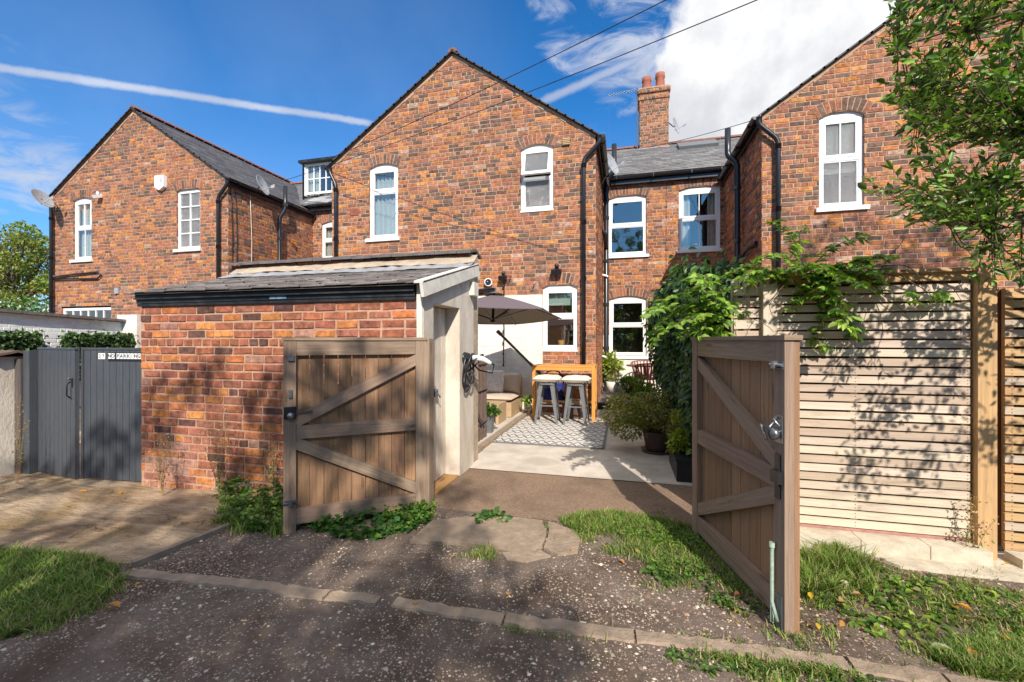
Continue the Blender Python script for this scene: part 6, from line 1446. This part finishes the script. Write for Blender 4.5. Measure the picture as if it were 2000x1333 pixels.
grass('grass', g2, 9000, .034, GC, .9, w=.0028, thr=-.25)
grass('grass', gpoly([(1092, 1020), (1130, 1006), (1200, 1003), (1290, 1018), (1350, 1032), (1300, 1045), (1200, 1040), (1130, 1048)]), 4200, .05, GC, .8, w=.003)
g3 = gpoly([(1565, 1092), (1640, 1078), (1700, 1095), (1800, 1118), (1900, 1150), (2050, 1160), (2300, 1330), (2100, 1400), (1900, 1330), (1760, 1240), (1640, 1230), (1570, 1180)])
grass('grass', g3, 13000, .028, GCd, 1., thr=.5, w=.0028)
grass('grass', gpoly([(1565, 1092), (1650, 1078), (1700, 1110), (1720, 1150), (1660, 1165), (1570, 1165)]), 2600, .085, GC, 1., clump=.022, w=.003)
grass('grass', gpoly([(1820, 1290), (1900, 1262), (2050, 1280), (2100, 1340), (1900, 1330)]), 3500, .055, GC, .9, w=.003)
for i in range(len(kp)-1):
    (xa, ya), (xb, yb) = kp[i], kp[i+1]
    if i >= 5: grass('grass', gpoly([(xa, ya-16), (xb, yb-18), (xb, yb+26), (xa, ya+26)]), 2300 if i > 5 else 700, .03, GCd, .9, thr=.2, w=.0028)
grass('grass', gpoly([(1050, 1000), (1300, 1000), (1500, 1180), (1460, 1220), (1200, 1120), (1080, 1080)]), 1500, .03, GCd, 1., clump=.035, w=.0025)
grass('grass', gpoly([(1500, 1180), (1570, 1080), (2000, 1130), (2300, 1330), (1900, 1400), (1500, 1260)]), 3000, .035, GCd, 1., clump=.04, w=.0025)
grass('grass', gpoly([(150, 1075), (300, 1100), (260, 1150), (120, 1230), (0, 1250), (100, 1180)]), 500, .04, GCd, 1., clump=.03, w=.0025)
grass('grass', gpoly([(850, 1066), (960, 1072), (975, 1085), (960, 1098), (860, 1088)]), 900, .035, GCd, .8, thr=.1)
grass('grass', gpoly([(1280, 1250), (1660, 1310), (1850, 1340), (1300, 1340)]), 4500, .03, GCd, .9, thr=.75)
grass('grass', gpoly([(420, 965), (560, 985), (560, 1040), (470, 1045), (430, 1020)]), 1500, .07, GC, .8, clump=.03)
grass('grass', gpoly([(1570, 1020), (1900, 1033), (1900, 1046), (1570, 1034)]), 500, .05, GCd, .8, clump=.02, z0=.10)
def weeds(name, poly, n, L, cols, h=.06, label=None, mat='leaf', k=7, wf=.75):
    c = offkerb(sample(poly, n), .07); P_, Dd, Nn = [], [], []
    for x, y in c:
        z = gz(x); hh = h*RND.uniform(.2, 1.3)
        for j in range(k):
            a = RND.uniform(0, 6.28); u = RND.uniform(.1, 1); P_.append((x+.03*math.cos(a)*u, y+.03*math.sin(a)*u, z+hh*u)); Dd.append((math.cos(a), math.sin(a), RND.uniform(-.2, .6))); Nn.append((RND.gauss(0, .3), RND.gauss(0, .3), 1))
    m_ = len(P_); return tag(leaves(name, P_, Dd, Nn, L*RG.uniform(.6, 1.3, m_), L*wf, pal(cols, m_, .22), mat), kind='stuff')
DG = [(.05, .13, .03), (.07, .17, .035), (.10, .21, .04)]
weeds('weeds', gpoly([(430, 955), (470, 930), (560, 950), (560, 1035), (470, 1040), (430, 1010)]), 150, .045, GRN, .16)
weeds('weeds', gpoly([(560, 1015), (700, 1000), (830, 992), (845, 1015), (790, 1045), (700, 1060), (600, 1040)]), 170, .05, DG, .09, k=6, wf=.9)
weeds('weeds', gpoly([(740, 1000), (840, 990), (850, 1012), (800, 1035), (750, 1030)]), 110, .03, LIME, .09)
weeds('weeds', gpoly([(925, 1008), (985, 1008), (990, 1028), (940, 1026)]), 20, .055, DG, .03, wf=.9)
weeds('weeds', gpoly([(1570, 1100), (1750, 1110), (2000, 1170), (2200, 1300), (1950, 1320), (1700, 1240), (1580, 1180)]), 120, .045, GRN+LIME, .03, wf=.6)
weeds('weeds', gpoly([(1300, 1080), (1480, 1160), (1500, 1220), (1380, 1180), (1250, 1120)]), 60, .03, GRN, .03)
weeds('weeds', gpoly([(1300, 1270), (1800, 1320), (1700, 1340), (1300, 1300)]), 42, .03, GRN, .02, wf=.6)
weeds('leaf_litter', gpoly([(1560, 1085), (1760, 1105), (2050, 1150), (2300, 1330), (1950, 1340), (1700, 1260), (1440, 1240), (1300, 1110), (1480, 1150)]), 170, .022, [(.36, .24, .12), (.25, .14, .07), (.45, .33, .16), (.16, .10, .06), (.5, .38, .12)], .006, k=3, wf=.6)
weeds('leaf_litter', gpoly([(250, 1100), (560, 1040), (1100, 1100), (1300, 1200), (1240, 1260), (640, 1200), (0, 1240)]), 70, .014, [(.36, .24, .12), (.25, .14, .07), (.45, .33, .16), (.16, .10, .06)], .004, k=2, wf=.5)
weeds('leaf_litter', [(.15, 4.75), (.7, 4.7), (.73, 6.6), (.3, 6.4), (.35, 5.4)], 70, .018, [(.3, .2, .12), (.2, .12, .07), (.14, .09, .06)], .03, k=2, wf=.5)
weeds('leaf_litter', gpoly([(60, 935), (280, 945), (440, 985), (400, 1010), (200, 960)]), 26, .025, [(.5, .26, .08), (.42, .24, .10), (.3, .16, .08)], .006, k=2, wf=.6)
weeds('clover', gpoly([(1190, 1010), (1300, 1022), (1380, 1046), (1420, 1080), (1300, 1070), (1210, 1045)]), 420, .02, LIME+GRN, .03, k=8, wf=.9)
# tall dried weeds against the brick wall
def dryweed(lbl, x, y, hgt, n, green=.2, q=None):
    b = G(x, y) if q is None else Q(x, y, q); b.z = gz(b.x); t = thing('dried_weed', lbl, 'weed', b, 'tall weeds along the brick wall'); m = MB(); P_, D_ = [], []
    for k in range(n):
        e = b+V((RND.gauss(0, .09), RND.gauss(-.02, .02), hgt*RND.uniform(.55, 1.05))); pts = [b.lerp(e, u_)+V((.02*math.sin(u_*4+k), 0, 0)) for u_ in np.linspace(0, 1, 7)]; m.tube(pts, [.003, .003, .0025, .002, .002, .0015, .001], 4)
        for j in range(26):
            u_ = RND.uniform(.25, 1); p = b.lerp(e, u_)+V((RND.gauss(0, .022), RND.gauss(0, .015), RND.gauss(0, .01))); P_.append(tuple(p)); D_.append((RND.gauss(0, 1), RND.gauss(0, 1), RND.gauss(.2, .8)))
    m.build('stems', pmat('dry_stem', C(150, 120, 82), rough=.9), t) if 'dry' not in MT else m.build('stems', 'dry', t); m_ = len(P_); zc = np.array(P_)[:, 2]
    cols = np.where((zc < b.z+hgt*.45)[:, None]*(RG.random((m_, 1)) < .7), pal(GRN, m_), pal([(.42, .31, .17), (.34, .24, .13), (.5, .38, .22)], m_)); leaves('seed_heads', P_, D_, rdir(m_, .5), .022*RG.uniform(.5, 1.3, m_), .011, cols, 'leaf', t)
MT['dry'] = pmat('dry_stem', C(150, 120, 82), rough=.9)
dryweed('dry seeding weed at the left of the brick shed wall', 317, 955, .62, 7); dryweed('tall dry seeding weed in front of the shed wall, mid way to the gate', 430, 968, .92, 10)
dryweed('green-topped weed just left of the open timber gate', 530, 965, .75, 9); dryweed('curled tan dead weed before the cream pier at the left edge', 33, 930, 1.0, 5)
dryweed('thin green weed growing against the thick fence post', 1893, 1040, .45, 5, q=3.5)
# fallen leaves
LC = {'yellow': (.72, .46, .05), 'orange': (.6, .27, .06), 'tan': (.5, .33, .16), 'brown': (.24, .10, .05), 'pale': (.55, .55, .38)}
FL = [(808, 1182, 'orange', .045, 'orange-brown fallen leaf on the dark lane above the kerb stones'), (948, 1145, 'orange', .035, 'small orange fallen leaf on the lane centre'), (995, 1168, 'orange', .03, None), (235, 1185, 'orange', .07, 'curled orange fallen leaf left of the kerb stones'),
      (1440, 1196, 'yellow', .05, 'bright yellow fallen leaf left of the right gate foot'), (1585, 1181, 'yellow', .05, 'bright yellow fallen leaf right of the right gate foot'), (1118, 1083, 'orange', .035, 'orange fallen leaf on the cracked slab'), (1452, 1170, 'brown', .07, 'red-brown fallen leaf beside the open right gate'),
      (1650, 1185, 'tan', .07, None), (1690, 1178, 'tan', .075, None), (1640, 1235, 'orange', .045, None), (1600, 1242, 'yellow', .04, None), (1568, 1252, 'yellow', .04, None), (1708, 1236, 'orange', .035, None), (1780, 1160, 'pale', .06, None), (1860, 1195, 'orange', .05, None), (1900, 1205, 'orange', .06, None),
      (1812, 1278, 'pale', .09, None), (1900, 1300, 'orange', .06, None), (1960, 1110, 'yellow', .035, None), (1660, 1155, 'pale', .05, None), (1575, 1206, 'pale', .05, None), (450, 992, 'orange', .05, None), (170, 945, 'orange', .06, None), (235, 950, 'orange', .06, None), (345, 1000, 'tan', .05, None), (400, 985, 'orange', .05, None), (140, 972, 'orange', .045, None),
      (1735, 1100, 'pale', .06, None), (1955, 1255, 'orange', .05, None), (1500, 1215, 'tan', .035, None), (1480, 1150, 'tan', .05, None), (780, 1155, 'tan', .04, None), (262, 1140, 'yellow', .03, None), (1250, 1088, 'tan', .05, None), (1220, 1105, 'orange', .04, None), (1190, 1070, 'tan', .05, None), (880, 1095, 'tan', .04, None)]
for i, (x, y, c, s_, lb) in enumerate(FL):
    b = G(x, y); b.z = gz(b.x)+.012+(.03 if x > 1560 else 0)*.5; a = RG.uniform(0, 6.28)
    o = leaves('fallen_leaf', [tuple(b)], [(math.cos(a), math.sin(a), .15)], [(RND.gauss(0, .25), RND.gauss(0, .25), 1)], s_, s_*.62, [LC[c]], 'leaf', fold=.5, curl=-.15)
    tag(o, lb or f'{c if c != "pale" else "pale green"} fallen leaf lying loose on the lane among the weeds', 'leaf', 'fallen leaves on the lane')
